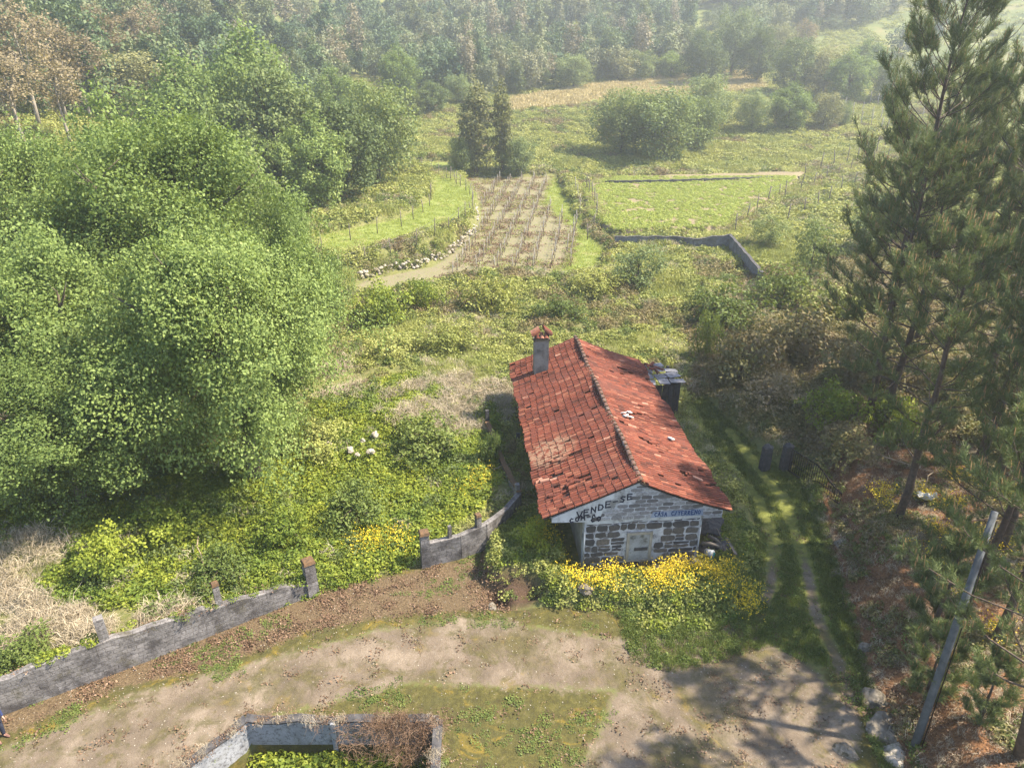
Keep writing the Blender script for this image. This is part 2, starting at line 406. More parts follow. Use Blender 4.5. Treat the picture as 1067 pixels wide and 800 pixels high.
# ------------------------------------------------------------------ mesh helpers
def link(o, parent=None):
    COL.objects.link(o)
    if parent is not None: o.parent = parent
    return o
def tag(o, label=None, cat=None, group=None, kind=None):
    if label: o['label'] = label
    if cat: o['category'] = cat
    if group: o['group'] = group
    if kind: o['kind'] = kind
    return o
def empty(name, loc, rz=0.0, label=None, cat=None, group=None):
    o = bpy.data.objects.new(name, None); o.empty_display_size = 0.3
    o.location = loc; o.rotation_euler = (0, 0, rz); COL.objects.link(o)
    return tag(o, label, cat, group)
def np_mesh(name, V, Fc, mt, rnd=None, smooth=False, mats=None, midx=None):
    """V (n,3), Fc (m,k) uniform faces"""
    V = np.ascontiguousarray(V, np.float32); Fc = np.ascontiguousarray(Fc, np.int32)
    me = bpy.data.meshes.new(name)
    me.vertices.add(len(V)); me.vertices.foreach_set('co', V.ravel())
    k = Fc.shape[1]
    me.loops.add(Fc.size); me.loops.foreach_set('vertex_index', Fc.ravel())
    me.polygons.add(len(Fc)); me.polygons.foreach_set('loop_start', np.arange(len(Fc), dtype=np.int32) * k)
    try: me.polygons.foreach_set('loop_total', np.full(len(Fc), k, np.int32))
    except Exception: pass
    if rnd is not None:
        a = me.attributes.new('rnd', 'FLOAT', 'FACE'); a.data.foreach_set('value', np.asarray(rnd, np.float32))
    for x in ([mt] if mats is None else mats): me.materials.append(x)
    if midx is not None: me.polygons.foreach_set('material_index', np.asarray(midx, np.int32))
    if smooth: me.polygons.foreach_set('use_smooth', np.ones(len(Fc), bool))
    me.update(calc_edges=True); me.validate()
    return me

class MB:
    def __init__(s): s.v = []; s.f = []; s.uv = []; s.sm = []; s.rnd = []; s.cr = 0.5
    def add(s, V, Fs, UV=None, sm=False, rnd=None):
        b = len(s.v); s.v += [tuple(p) for p in V]
        for i, f in enumerate(Fs):
            s.f.append([b + k for k in f]); s.sm.append(sm); s.rnd.append(s.cr if rnd is None else rnd)
            s.uv += (UV[i] if UV else [(V[k][0] + V[k][1], V[k][2]) for k in f])
        return s
    def box(s, c, size, rz=0.0, rot=None, u0=0.0, taper=1.0):
        hx_, hy_, hz_ = size[0] / 2, size[1] / 2, size[2] / 2
        L = [(x * (taper if z > 0 else 1), y * (taper if z > 0 else 1), z) for x in (-hx_, hx_) for y in (-hy_, hy_) for z in (-hz_, hz_)]
        m = rot.to_matrix() if rot is not None else Matrix.Rotation(rz, 3, 'Z')
        V = [m @ Vector(p) + Vector(c) for p in L]
        Fs = [(0, 1, 3, 2), (4, 6, 7, 5), (0, 4, 5, 1), (2, 3, 7, 6), (0, 2, 6, 4), (1, 5, 7, 3)]
        UV = []
        for i, f in enumerate(Fs):
            UV.append([((L[k][1], L[k][2] + c[2]) if i < 2 else (L[k][0] + u0, L[k][2] + c[2]) if i < 4 else (L[k][0] + u0, L[k][1])) for k in f])
        return s.add(V, Fs, UV)
    def tube(s, pts, rad, n=8, cap=True, sm=True):
        pts = [Vector(p) for p in pts]
        if not hasattr(rad, '__len__'): rad = [rad] * len(pts)
        V = []; d0 = None
        for i, p in enumerate(pts):
            d = (pts[min(i + 1, len(pts) - 1)] - pts[max(i - 1, 0)]).normalized()
            if d0 is None: a = d.orthogonal().normalized()
            else: a = (a - d * a.dot(d)).normalized()
            d0 = d; b2 = d.cross(a)
            for k in range(n):
                t = 2 * math.pi * k / n
                V.append(p + (a * math.cos(t) + b2 * math.sin(t)) * rad[i])
        Fs = []; UV = []
        for i in range(len(pts) - 1):
            for k in range(n):
                Fs.append((i * n + k, i * n + (k + 1) % n, (i + 1) * n + (k + 1) % n, (i + 1) * n + k))
        if cap:
            Fs.append(tuple(reversed(range(n)))); Fs.append(tuple(range((len(pts) - 1) * n, len(pts) * n)))
        return s.add(V, Fs, None, sm)
    def prism(s, poly, y0, y1):
        """polygon in xz, pushed along y"""
        n = len(poly)
        V = [(x, y0, z) for x, z in poly] + [(x, y1, z) for x, z in poly]
        Fs = [tuple(range(n)), tuple(reversed(range(n, 2 * n)))] + [(i, i + n, (i + 1) % n + n, (i + 1) % n) for i in range(n)]
        return s.add(V, Fs)
    def mesh(s, name, m):
        me = bpy.data.meshes.new(name); me.from_pydata(s.v, [], s.f)
        ul = me.uv_layers.new(name='UVMap')
        ul.data.foreach_set('uv', np.array(s.uv, np.float32).ravel())
        me.polygons.foreach_set('use_smooth', s.sm)
        a = me.attributes.new('rnd', 'FLOAT', 'FACE'); a.data.foreach_set('value', np.array(s.rnd, np.float32))
        for x in (m if isinstance(m, list) else [m]): me.materials.append(x)
        me.update(); return me
    def build(s, name, m, parent=None):
        return link(bpy.data.objects.new(name, s.mesh(name, m)), parent)

def rock_mesh(name, m, seed, sx=1, sy=1, sz=0.7, jit=0.25, sub=3):
    import bmesh
    bm = bmesh.new(); bmesh.ops.create_icosphere(bm, subdivisions=sub, radius=1)
    r = random.Random(seed); off = r.uniform(0, 99)
    from mathutils import noise as mn
    for v in bm.verts:
        k = 1 + jit * 2 * mn.noise(v.co * 1.1 + Vector((off, 0, 0))) + jit * 0.6 * mn.noise(v.co * 3.3 + Vector((0, off, 0)))
        v.co = Vector((v.co.x * sx, v.co.y * sy, v.co.z * sz)) * k
        v.co.z = max(v.co.z, -0.35 * sz)
    me = bpy.data.meshes.new(name); bm.to_mesh(me); bm.free(); me.materials.append(m)
    return me

# ------------------------------------------------------------------ foliage generators
def quads_from(C, N, size, asp=0.6, seed=0, bend=0.0):
    """diamond leaves: centres C, normals N, per-leaf size"""
    r = np.random.default_rng(seed); n = len(C)
    N = N / (np.linalg.norm(N, axis=1, keepdims=True) + 1e-9)
    a = np.cross(N, r.normal(size=(n, 3))); a /= np.linalg.norm(a, axis=1, keepdims=True) + 1e-9
    b = np.cross(N, a)
    s = size[:, None]
    V = np.stack([C - a * s * 0.5, C - b * s * asp * 0.5 + N * s * bend, C + a * s * 0.5, C + b * s * asp * 0.5 + N * s * bend], 1).reshape(-1, 3)
    return V, np.arange(4 * n).reshape(-1, 4)

def crown_data(lobes, nleaf, size, seed, per=9, spread=0.30, up=0.35, asp=0.65, shell=(0.55, 1.02), rough=0.55, gap=0.27):
    r = np.random.default_rng(seed)
    L = np.array([[*c, rx, rz] for c, rx, rz in lobes], float)
    p = L[:, 3] ** 2; p /= p.sum()
    nt_ = max(1, nleaf // per)
    k = r.choice(len(L), nt_, p=p)
    d = r.normal(size=(nt_, 3)); d[:, 2] += 0.35; d /= np.linalg.norm(d, axis=1, keepdims=True)
    rad = r.uniform(shell[0] ** 2, shell[1] ** 2, nt_) ** 0.5
    C = L[k, :3] + d * rad[:, None] * np.stack([L[k, 3], L[k, 3], L[k, 4]], 1)
    Rm = np.abs(C[:, :2]).max(); mid = np.array([0, 0, C[:, 2].mean()])
    n1_ = vn3(C / (0.30 * Rm) + 50, seed); n2_ = vn3(C / (0.13 * Rm) + 50, seed + 3)
    C = mid + (C - mid) * (1 + rough * (n1_ - 0.5) + rough * 0.5 * (n2_ - 0.5))[:, None]
    keep = (vn3(C / (0.10 * Rm) + 80, seed + 9) > gap)
    C = C[keep]; d = d[keep]; k = k[keep]; nt_ = len(C)
    C = np.repeat(C, per, 0); D = np.repeat(d, per, 0); tw = np.repeat(r.random(nt_), per)
    n = len(C)
    C = C + r.normal(size=(n, 3)) * spread
    N = D * 0.7 + r.normal(size=(n, 3)) * 0.65 + np.array([0.25, -0.1, up + 0.2])
    V, Fc = quads_from(C, N, size * r.uniform(0.6, 1.35, n), asp, seed + 1, 0.1)
    rn = np.clip(0.5 * tw + 0.5 * r.random(n), 0, 1)
    return V, Fc, rn

def make_lobes(n, R_, H0, H1, seed, lr=(0.34, 0.5), flat=0.8, top=0.75):
    """lobes filling a rounded crown between heights H0 and H1"""
    r = random.Random(seed); out = []
    Hc = (H0 + H1) / 2; Hh = (H1 - H0) / 2
    out.append(((0, 0, Hc), R_ * 0.62, Hh * 0.72))
    for i in range(n):
        th = i * 2.39996 + r.uniform(-0.4, 0.4)
        cz = 1 - 2 * (i + 0.5) / n
        rr = math.sqrt(max(0, 1 - cz * cz)); l = R_ * r.uniform(*lr)
        k = r.uniform(0.58, 0.92)
        x = math.cos(th) * rr * R_ * k; y = math.sin(th) * rr * R_ * k
        z = Hc + cz * Hh * top * r.uniform(0.8, 1.05)
        out.append(((x, y, z), l, min(l * flat, Hh * 0.7)))
    return out

def trunk_mb(h, r0, lobes, seed, nb=7):
    r = random.Random(seed); mb = MB()
    pts = [(0, 0, -0.4)]
    x = y = 0
    for i in range(1, 6):
        x += r.uniform(-.12, .12) * h * 0.08; y += r.uniform(-.12, .12) * h * 0.08
        pts.append((x, y, h * i / 5))
    mb.tube(pts, [r0 * 1.25, r0, r0 * 0.85, r0 * 0.68, r0 * 0.5, r0 * 0.25], 8)
    for (c, a, b) in r.sample(lobes, min(nb, len(lobes))):
        z0 = r.uniform(0.3, 0.75) * h
        s = Vector((x * z0 / h, y * z0 / h, z0)); e = Vector(c)
        mid = s.lerp(e, 0.5) + Vector((r.uniform(-.3, .3), r.uniform(-.3, .3), r.uniform(0.1, .6)))
        mb.tube([s, mid, e, e + (e - mid) * 0.35], [r0 * 0.45, r0 * 0.28, r0 * 0.14, r0 * 0.05], 6)
        for q in range(3):
            e2 = e + Vector((r.uniform(-1, 1), r.uniform(-1, 1), r.uniform(-.2, 1))) * a * 0.9
            mb.tube([mid.lerp(e, 0.6), e.lerp(e2, 0.4), e2], [r0 * 0.16, r0 * 0.09, r0 * 0.03], 4)
    return mb

PROTO = {}
def tree_proto(key, R_=1.0, H=1.0, H0=0.3, nl=12, nleaf=3000, leaf=0.2, mt='leaf_dark', bark='bark', seed=1, spread=0.3, r0=0.2, per=9, lr=(0.34, 0.5), flat=0.8, shell=(0.55, 1.02), rough=0.55, gap=0.27):
    lb = make_lobes(nl, R_, H0, H, seed, lr, flat)
    V, Fc, rn = crown_data(lb, nleaf, leaf, seed, per, spread, shell=shell, rough=rough, gap=gap)
    cm = np_mesh(key + '_crown', V, Fc, M[mt], rn)
    tm = trunk_mb(H * 0.72, r0, lb, seed).mesh(key + '_trunk', M[bark])
    PROTO[key] = (tm, cm, R_, H)
def place_tree(key, name, x, y, R_, H, label, group=None, rz=None, cat='tree', sink=0.0, z=None):
    tm, cm, r1, h1 = PROTO[key]
    e = empty(name, (x, y, (G(x, y) if z is None else z) - sink), random.uniform(0, 6.28) if rz is None else rz, label, cat, group)
    e.scale = (R_ / r1, R_ / r1, H / h1)
    link(bpy.data.objects.new('trunk', tm), e); link(bpy.data.objects.new('crown', cm), e)
    return e
def tree_px(key, name, u, vb, vt, wpx, label, group=None, cat='tree'):
    """tree whose foot is on the ground seen at row vb, top at row vt, crown centred on column u"""
    x, y = px(u, vb); z = G(x, y)
    a, b, c = ray(u, vt); H = CAMH + c * (y / b) - z
    H = max(H, 1.0)
    d = y * CP - (z + H * 0.55 - CAMH) * SP
    x = (u - 533.5) / F * d
    R_ = wpx / 2 / F * d
    return place_tree(key, name, x, y, R_, H, label, group, cat=cat)

# ------------------------------------------------------------------ scatter (ground cover only)
def scatter(name, P, rot, scl, idx, protos, label, cat):
    """P (n,3) points; protos: list of meshes"""
    c = bpy.data.collections.new(name + '_pieces')
    for i, m in enumerate(protos):
        o = bpy.data.objects.new('%s_piece_%02d' % (name, i), m); c.objects.link(o)
    me = bpy.data.meshes.new(name); me.vertices.add(len(P)); me.vertices.foreach_set('co', np.ascontiguousarray(P, np.float32).ravel())
    a = me.attributes.new('rot', 'FLOAT_VECTOR', 'POINT'); a.data.foreach_set('vector', np.ascontiguousarray(rot, np.float32).ravel())
    a = me.attributes.new('scl', 'FLOAT_VECTOR', 'POINT'); a.data.foreach_set('vector', np.ascontiguousarray(scl, np.float32).ravel())
    a = me.attributes.new('idx', 'INT', 'POINT'); a.data.foreach_set('value', np.ascontiguousarray(idx, np.int32))
    o = link(bpy.data.objects.new(name, me))
    tr = bpy.data.node_groups.new(name + '_nodes', 'GeometryNodeTree')
    tr.interface.new_socket('Geometry', in_out='INPUT', socket_type='NodeSocketGeometry')
    tr.interface.new_socket('Geometry', in_out='OUTPUT', socket_type='NodeSocketGeometry')
    gi = tr.nodes.new('NodeGroupInput'); go = tr.nodes.new('NodeGroupOutput')
    ip = tr.nodes.new('GeometryNodeInstanceOnPoints'); ci = tr.nodes.new('GeometryNodeCollectionInfo')
    ci.inputs['Collection'].default_value = c; ci.inputs['Separate Children'].default_value = True; ci.inputs['Reset Children'].default_value = True
    ip.inputs['Pick Instance'].default_value = True
    def na(nm, ty):
        n = tr.nodes.new('GeometryNodeInputNamedAttribute'); n.data_type = ty; n.inputs['Name'].default_value = nm
        return [q for q in n.outputs if q.enabled and q.name == 'Attribute'][0]
    tr.links.new(gi.outputs[0], ip.inputs['Points']); tr.links.new(ci.outputs[0], ip.inputs['Instance'])
    tr.links.new(na('rot', 'FLOAT_VECTOR'), ip.inputs['Rotation']); tr.links.new(na('scl', 'FLOAT_VECTOR'), ip.inputs['Scale'])
    tr.links.new(na('idx', 'INT'), ip.inputs['Instance Index'])
    tr.links.new(ip.outputs[0], go.inputs[0])
    md = o.modifiers.new('scatter', 'NODES'); md.node_group = tr
    return tag(o, label, cat, kind='stuff')

def clump(name, n, R_, H, leaf, mt, seed, asp=0.6, up=0.5, stems=False):
    r = np.random.default_rng(seed)
    d = r.normal(size=(n, 3)); d[:, 2] = np.abs(d[:, 2]); d /= np.linalg.norm(d, axis=1, keepdims=True)
    rad = r.uniform(0.3, 1.0, n) ** 0.5
    C = d * rad[:, None] * np.array([R_, R_, H])
    N = d * 0.5 + r.normal(size=(n, 3)) * 0.6 + np.array([0, 0, up])
    V, Fc = quads_from(C, N, leaf * r.uniform(0.6, 1.4, n), asp, seed, 0.1)
    return np_mesh(name, V, Fc, M[mt], r.random(n))
def blades(name, n, R_, H, wd, mt, seed, lean=0.35):
    r = np.random.default_rng(seed)
    B = np.stack([r.uniform(-R_, R_, n), r.uniform(-R_, R_, n), np.zeros(n)], 1)
    th = r.uniform(0, 6.28, n); D = np.stack([np.cos(th), np.sin(th), np.zeros(n)], 1)
    h = H * r.uniform(0.5, 1.2, n)[:, None]; ln = (lean * r.uniform(0.2, 1.6, n))[:, None]
    S = np.stack([-D[:, 1], D[:, 0], np.zeros(n)], 1) * wd / 2
    Z = np.array([[0, 0, 1.0]])
    mid = B + Z * h * 0.6 + D * h * ln * 0.4; tip = B + Z * h * np.maximum(1 - ln * .5, .15) + D * h * ln
    V = np.stack([B - S, B + S, mid + S * 0.8, mid - S * 0.8, tip + S * 0.15, tip - S * 0.15], 1).reshape(-1, 3)
    i = np.arange(n)[:, None] * 6
    Fc = np.concatenate([i + np.array([[0, 1, 2, 3]]), i + np.array([[3, 2, 4, 5]])])
    rn = r.random(n)
    return np_mesh(name, V, Fc, M[mt], np.concatenate([rn, rn]))
def flat_leaves(name, n, R_, leaf, mt, seed):
    r = np.random.default_rng(seed)
    C = np.stack([r.normal(0, R_ / 2, n), r.normal(0, R_ / 2, n), r.uniform(0.01, 0.06, n)], 1)
    N = r.normal(size=(n, 3)) * 0.45 + np.array([0, 0, 1])
    V, Fc = quads_from(C, N, leaf * r.uniform(0.5, 1.3, n), 0.6, seed, 0.12)
    return np_mesh(name, V, Fc, M[mt], r.random(n))
def points(x0, x1, y0, y1, n, keep=None, seed=0, by_dist=0.0):
    r = np.random.default_rng(seed)
    x = r.uniform(x0, x1, n); y = r.uniform(y0, y1, n)
    if keep is not None:
        k = keep(x, y, r); x = x[k]; y = y[k]
    # in view, with a margin
    m = (np.abs(x) < y * 0.92 + 9) & (y > 11)
    x = x[m]; y = y[m]
    return x, y, r
def do_scatter(name, x, y, r, protos, label, cat, s=(0.7, 1.3), dz=0.0, tilt=0.15, growth=None, sz=None, pick=None):
    n = len(x); z = height(x, y) + dz
    P = np.stack([x, y, z], 1)
    rot = np.stack([r.normal(0, tilt, n), r.normal(0, tilt, n), r.uniform(0, 6.28, n)], 1)
    k = r.uniform(s[0], s[1], n)
    if growth is not None: k = k * growth(x, y)
    kz = k * (1 if sz is None else sz(x, y))
    ix = r.integers(0, len(protos), n) if pick is None else pick(x, y, r)
    return scatter(name, P, rot, np.stack([k, k, kz], 1), ix, protos, label, cat)

# ------------------------------------------------------------------ ground sheet
def axis(lo, hi, c0, c1, s0, k, smax=14):
    v = [c0]
    while v[-1] < c1: v.append(v[-1] + s0)
    while v[-1] < hi: v.append(v[-1] + min(s0 + k * (v[-1] - c1), smax))
    w_ = [c0]
    while w_[-1] > lo: w_.append(w_[-1] - min(s0 + k * (c0 - w_[-1]), smax))
    return np.array(w_[:0:-1] + v)
ax_ = axis(-560, 640, -24, 24, 0.19, 0.020)
ay_ = axis(-40, 980, 13, 44, 0.19, 0.011)
GX, GY = np.meshgrid(ax_, ay_)
gx, gy = GX.ravel(), GY.ravel()
gz = height(gx, gy)
nx, ny = len(ax_), len(ay_)
ii = (np.arange(ny - 1)[:, None] * nx + np.arange(nx - 1)[None, :]).ravel()
Fg = np.stack([ii, ii + 1, ii + nx + 1, ii + nx], 1)
def pmask(P, wd): 
    m = np.zeros(gx.shape); bx = [p[0] for p in P]; by = [p[1] for p in P]
    k = (gx > min(bx) - 4) & (gx < max(bx) + 4) & (gy > min(by) - 4) & (gy < max(by) + 4)
    m[k] = ss(-wd, wd, sdist(P, gx[k], gy[k])); return m
def lmask(P, wd):
    m = np.zeros(gx.shape); bx = [p[0] for p in P]; by = [p[1] for p in P]
    k = (gx > min(bx) - 4) & (gx < max(bx) + 4) & (gy > min(by) - 4) & (gy < max(by) + 4)
    m[k] = 1 - ss(0, wd, -sdist(P, gx[k], gy[k], False) if False else np.abs(sdist(P, gx[k], gy[k], False))); return m
sand = pmask(DIRT, 1.1)
rut = np.maximum(lmask(RUTL, 0.62), lmask(RUTR, 0.70)) * 0.70 * (1 - ss(24.5, 31, gy))
yard = pmask(YARD, 0.5)
lit = pmask(LITTER, 0.8)
trk = pmask(TRACK, 0.9)
xbv = np.interp(gy, XB[0], XB[1])
need = ss(-0.7, 0.3, gx - xbv) * (1 - ss(46, 60, gy)) * (gx < 60)
soil = np.maximum(pmask(VINEY, 0.8), pmask(LANE, 0.7) * 0.75)
mown = np.maximum(pmask(MOWN, 0.6), pmask(STRIP, 0.7))
crop = pmask(CROP, 0.6)
gold = pmask(GOLD, 2.0)
hole = np.exp(-(((gx - hx) / 1.4) ** 2 + ((gy - hy) / 0.9) ** 2) ** 3)
mossm = yard * (1 - sand) * (1 - trk)
far = ss(215, 260, gy)
A1 = np.stack([np.maximum(sand, rut), lit * 0.9, np.maximum(trk * (1 - rut), 0), need], 1)
A2 = np.stack([soil, mown, crop, gold], 1)
A3 = np.stack([hole, mossm, far, np.ones(len(gx))], 1)
me = np_mesh('ground', np.stack([gx, gy, gz], 1), Fg, None, smooth=True, mats=[])
for nm, A in (('ma', A1), ('mb', A2), ('mc', A3)):
    a = me.attributes.new(nm, 'FLOAT_COLOR', 'POINT'); a.data.foreach_set('color', np.ascontiguousarray(A, np.float32).ravel())
gm, t, b = mat('earth')
P_ = pos(t)
n1 = noise_n(t, 0.55, 6, 0.65, P_); n2 = noise_n(t, 3.5, 6, 0.7, P_); n3 = noise_n(t, 16, 5, 0.7, P_); n4 = noise_n(t, 0.13, 4, 0.6, P_)
def chan(nm):
    a = attr(t, nm); s = t.nodes.new('ShaderNodeSeparateColor'); t.links.new(a.outputs['Color'], s.inputs[0])
    return s.outputs[0], s.outputs[1], s.outputs[2], a.outputs['Alpha']
sa, li, tk, ne = chan('ma'); so_, mo, cr, go_ = chan('mb'); ho, ms, fa, _ = chan('mc')
def edge(m, nz, lo=0.42, hi=0.58, amp=0.9):
    v = mth(t, 'ADD', m, mth(t, 'MULTIPLY', mth(t, 'SUBTRACT', nz, 0.5), amp))
    return cramp(t, v, [(lo, g(0)), (hi, g(1))])
c = cramp(t, n2, [(0.3, (0.075, 0.085, 0.028)), (0.5, (0.135, 0.14, 0.05)), (0.7, (0.19, 0.16, 0.075))])   # under the brush
moss = cramp(t, n2, [(0.25, (0.045, 0.034, 0.020)), (0.42, (0.058, 0.054, 0.020)), (0.58, (0.088, 0.080, 0.026)), (0.75, (0.15, 0.12, 0.065))])
moss = mixc(t, cramp(t, n1, [(0.48, g(0)), (0.62, g(0.6))]), moss, (0.065, 0.062, 0.026))
moss = mixc(t, cramp(t, noise_n(t, 0.8, 5, 0.7, P_, 1.0), [(0.56, g(0)), (0.68, g(0.6))]), moss, (0.22, 0.15, 0.025))
moss = mixc(t, cramp(t, n3, [(0.32, g(0.6)), (0.5, g(0))]), moss, (0.035, 0.026, 0.016))
c = mixc(t, edge(ms, n2), c, moss)
dirt = cramp(t, n1, [(0.30, (0.085, 0.068, 0.050)), (0.48, (0.135, 0.107, 0.080)), (0.68, (0.225, 0.182, 0.138))])
dirt = mixc(t, cramp(t, n3, [(0.30, g(0.55)), (0.5, g(0))]), dirt, (0.10, 0.068, 0.045))
dirt = mixc(t, cramp(t, noise_n(t, 42, 3, 0.7, P_), [(0.62, g(0)), (0.70, g(0.5))]), dirt, (0.42, 0.35, 0.27))
dirt = mixc(t, cramp(t, noise_n(t, 0.9, 6, 0.75, P_, 0.6), [(0.50, g(0)), (0.62, g(0.7))]), dirt, moss)
dirt = mixc(t, cramp(t, noise_n(t, 0.22, 5, 0.7, P_, 0.4), [(0.48, g(0)), (0.60, g(0.75))]), dirt, moss)
dirt = mixc(t, cramp(t, noise_n(t, 60, 4, 0.8, P_), [(0.36, g(0.5)), (0.48, g(0))]), dirt, (0.07, 0.05, 0.035))
c = mixc(t, edge(sa, mth(t, 'ADD', mth(t, 'MULTIPLY', n1, 0.6), mth(t, 'MULTIPLY', n2, 0.4)), 0.38, 0.60, 1.5), c, dirt)
litc = cramp(t, n3, [(0.3, (0.040, 0.028, 0.018)), (0.5, (0.095, 0.068, 0.040)), (0.68, (0.17, 0.125, 0.075))])
c = mixc(t, edge(li, n2, 0.40, 0.62, 1.3), c, litc)
gr = cramp(t, n2, [(0.3, (0.075, 0.085, 0.024)), (0.55, (0.14, 0.15, 0.036)), (0.75, (0.21, 0.19, 0.07))])
c = mixc(t, edge(tk, n2, 0.40, 0.60, 1.0), c, gr)
nee = cramp(t, n3, [(0.3, (0.055, 0.030, 0.018)), (0.5, (0.155, 0.078, 0.038)), (0.70, (0.27, 0.145, 0.070))])
nee = mixc(t, cramp(t, n1, [(0.50, g(0)), (0.66, g(0.8))]), nee, (0.055, 0.036, 0.018))
c = mixc(t, edge(ne, n2, 0.40, 0.60, 1.0), c, nee)
soc = cramp(t, n2, [(0.3, (0.145, 0.115, 0.078)), (0.46, (0.185, 0.155, 0.105)), (0.60, (0.15, 0.16, 0.065))])
c = mixc(t, edge(so_, n2, 0.40, 0.60, 1.0), c, soc)
mow = cramp(t, n2, [(0.3, (0.115, 0.145, 0.036)), (0.7, (0.20, 0.23, 0.065))])
mow = mixc(t, cramp(t, noise_n(t, 0.35, 4, 0.6, P_), [(0.52, g(0)), (0.66, g(0.6))]), mow, (0.27, 0.22, 0.11))
c = mixc(t, edge(mo, n2, 0.40, 0.60, 1.0), c, mow)
crc = cramp(t, n2, [(0.35, (0.15, 0.12, 0.075)), (0.55, (0.20, 0.16, 0.10)), (0.7, (0.20, 0.22, 0.07))])
c = mixc(t, edge(cr, n2, 0.40, 0.60, 0.8), c, crc)
fac_ = cramp(t, noise_n(t, 0.05, 6, 0.75, P_), [(0.35, (0.055, 0.075, 0.028)), (0.5, (0.12, 0.14, 0.045)), (0.65, (0.19, 0.165, 0.08))])
c = mixc(t, fa, c, fac_)
c = mixc(t, edge(go_, n1, 0.42, 0.58, 0.8), c, cramp(t, n1, [(0.3, (0.30, 0.24, 0.12)), (0.7, (0.44, 0.36, 0.19))]))
c = mixc(t, ho, c, mixc(t, cramp(t, n3, [(0.35, g(0)), (0.6, g(1))]), (0.030, 0.020, 0.015), (0.085, 0.055, 0.038)))
t.links.new(c, b.inputs['Base Color'])
b.inputs['Roughness'].default_value = 0.95; b.inputs['Specular IOR Level'].default_value = 0.1
bump(t, b, mth(t, 'ADD', mth(t, 'MULTIPLY', n2, 1.0), mth(t, 'MULTIPLY', n3, 0.35)), 0.55, 0.10)
me.materials.append(gm)
gob = link(bpy.data.objects.new('ground', me)); tag(gob, kind='structure')

# haze: one closed box of pale air
hm = bpy.data.materials.new('haze'); hm.use_nodes = True
ht = hm.node_tree; ht.nodes.clear()
ho_ = ht.nodes.new('ShaderNodeOutputMaterial'); pv = ht.nodes.new('ShaderNodeVolumePrincipled')
pv.inputs['Density'].default_value = 0.00066
pv.inputs['Color'].default_value = (0.87, 0.93, 1.0, 1); pv.inputs['Anisotropy'].default_value = 0.4
ht.links.new(pv.outputs[0], ho_.inputs['Volume'])
hb = MB(); zl = float(gz.min()) - 1; zh = 112.0
hb.box(((ax_[0] + ax_[-1]) / 2, (ay_[0] + ay_[-1]) / 2, (zl + zh) / 2), (ax_[-1] - ax_[0] + 8, ay_[-1] - ay_[0] + 8, zh - zl))
hz = hb.build('haze', hm); tag(hz, kind='stuff')
hz['label'] = 'pale morning haze hanging over the valley'; hz['category'] = 'haze'
hz.display_type = 'WIRE'

# ------------------------------------------------------------------ the house
HO = (5.54, 25.5); HYAW = R(5.4)
hz0 = 0.0
house = empty('stone_house', (HO[0], HO[1], hz0), HYAW, 'abandoned stone house with long red tiled roof and sprayed words on its gable', 'house')
HL = 16.3; WR = 4.2; ZR = 4.95; RISE = 1.72
def roofz(s, w_, y):
    k = w_ / WR
    sag = 0.07 * math.sin(y * 1.1 + s) + 0.10 * math.sin(math.pi * y / HL) + (0.10 * math.sin(math.pi * k) if s > 0 else 0.04 * math.sin(math.pi * k))
    sag += 0.05 * math.sin(y * 2.7 + 1 + 2 * s) * k
    return ZR - RISE * k - sag + (0.06 if s > 0 else 0) * math.sin(y * 0.9) * k
def hp(lx, ly):  # local to world
    return (HO[0] + lx * math.cos(HYAW) - ly * math.sin(HYAW), HO[1] + lx * math.sin(HYAW) + ly * math.cos(HYAW))
# walls
def stone_ramp(name, stops, stain, sc=2.0):
    m, t, b = mat(name)
    c = cramp(t, attr(t, 'rnd').outputs['Fac'], stops)
    c = mixc(t, cramp(t, noise_n(t, 9, 5, 0.75, objc(t)), [(0.36, g(0.65)), (0.58, g(0))]), c, stain)
    c = mixc(t, cramp(t, noise_n(t, sc, 4, 0.7, objc(t)), [(0.50, g(0)), (0.66, g(0.5))]), c, stain)
    t.links.new(c, b.inputs['Base Color']); bump(t, b, noise_n(t, 22, 5, 0.7, objc(t)), 0.8, 0.02)
    return m
M['mortar'] = simple('lime_mortar', (0.27, 0.28, 0.305), (0.52, 0.535, 0.58), 5, bmp=0.5, stain=(0.15, 0.15, 0.16), stain_scale=2.2)
M['stones'] = stone_ramp('field_stone', [(0, (0.05, 0.05, 0.056)), (0.5, (0.095, 0.088, 0.084)), (1, (0.165, 0.14, 0.12))], (0.035, 0.034, 0.036))
M['blocks'] = stone_ramp('cement_block', [(0, (0.055, 0.05, 0.053)), (0.22, (0.15, 0.145, 0.15)), (0.6, (0.26, 0.26, 0.275)), (1, (0.38, 0.385, 0.41))], (0.10, 0.095, 0.10), 1.1)
def pillow(mb, x0, x1, z0, z1, y, d, rr, rnd, jit=0.03, n=10):
    cx, cz = (x0 + x1) / 2, (z0 + z1) / 2; hw, hh = (x1 - x0) / 2, (z1 - z0) / 2; V = []
    ring = []
    for k in range(n):
        a = 2 * math.pi * (k + .5) / n; ca, sa = math.cos(a), math.sin(a); e = 0.55
        ring.append((math.copysign(abs(ca) ** e, ca) * hw + rr.uniform(-jit, jit), math.copysign(abs(sa) ** e, sa) * hh + rr.uniform(-jit, jit)))
    for (k_, yy) in ((1.0, y + 0.02), (1.0, y - d * 0.5), (0.82, y - d)):
        V += [(cx + a * k_, yy, cz + b_ * k_) for a, b_ in ring]
    Fs = [(r_ * n + k, r_ * n + (k + 1) % n, (r_ + 1) * n + (k + 1) % n, (r_ + 1) * n + k) for r_ in range(2) for k in range(n)] + [tuple(range(2 * n, 3 * n))]
    mb.add(V, Fs, None, False, rnd)
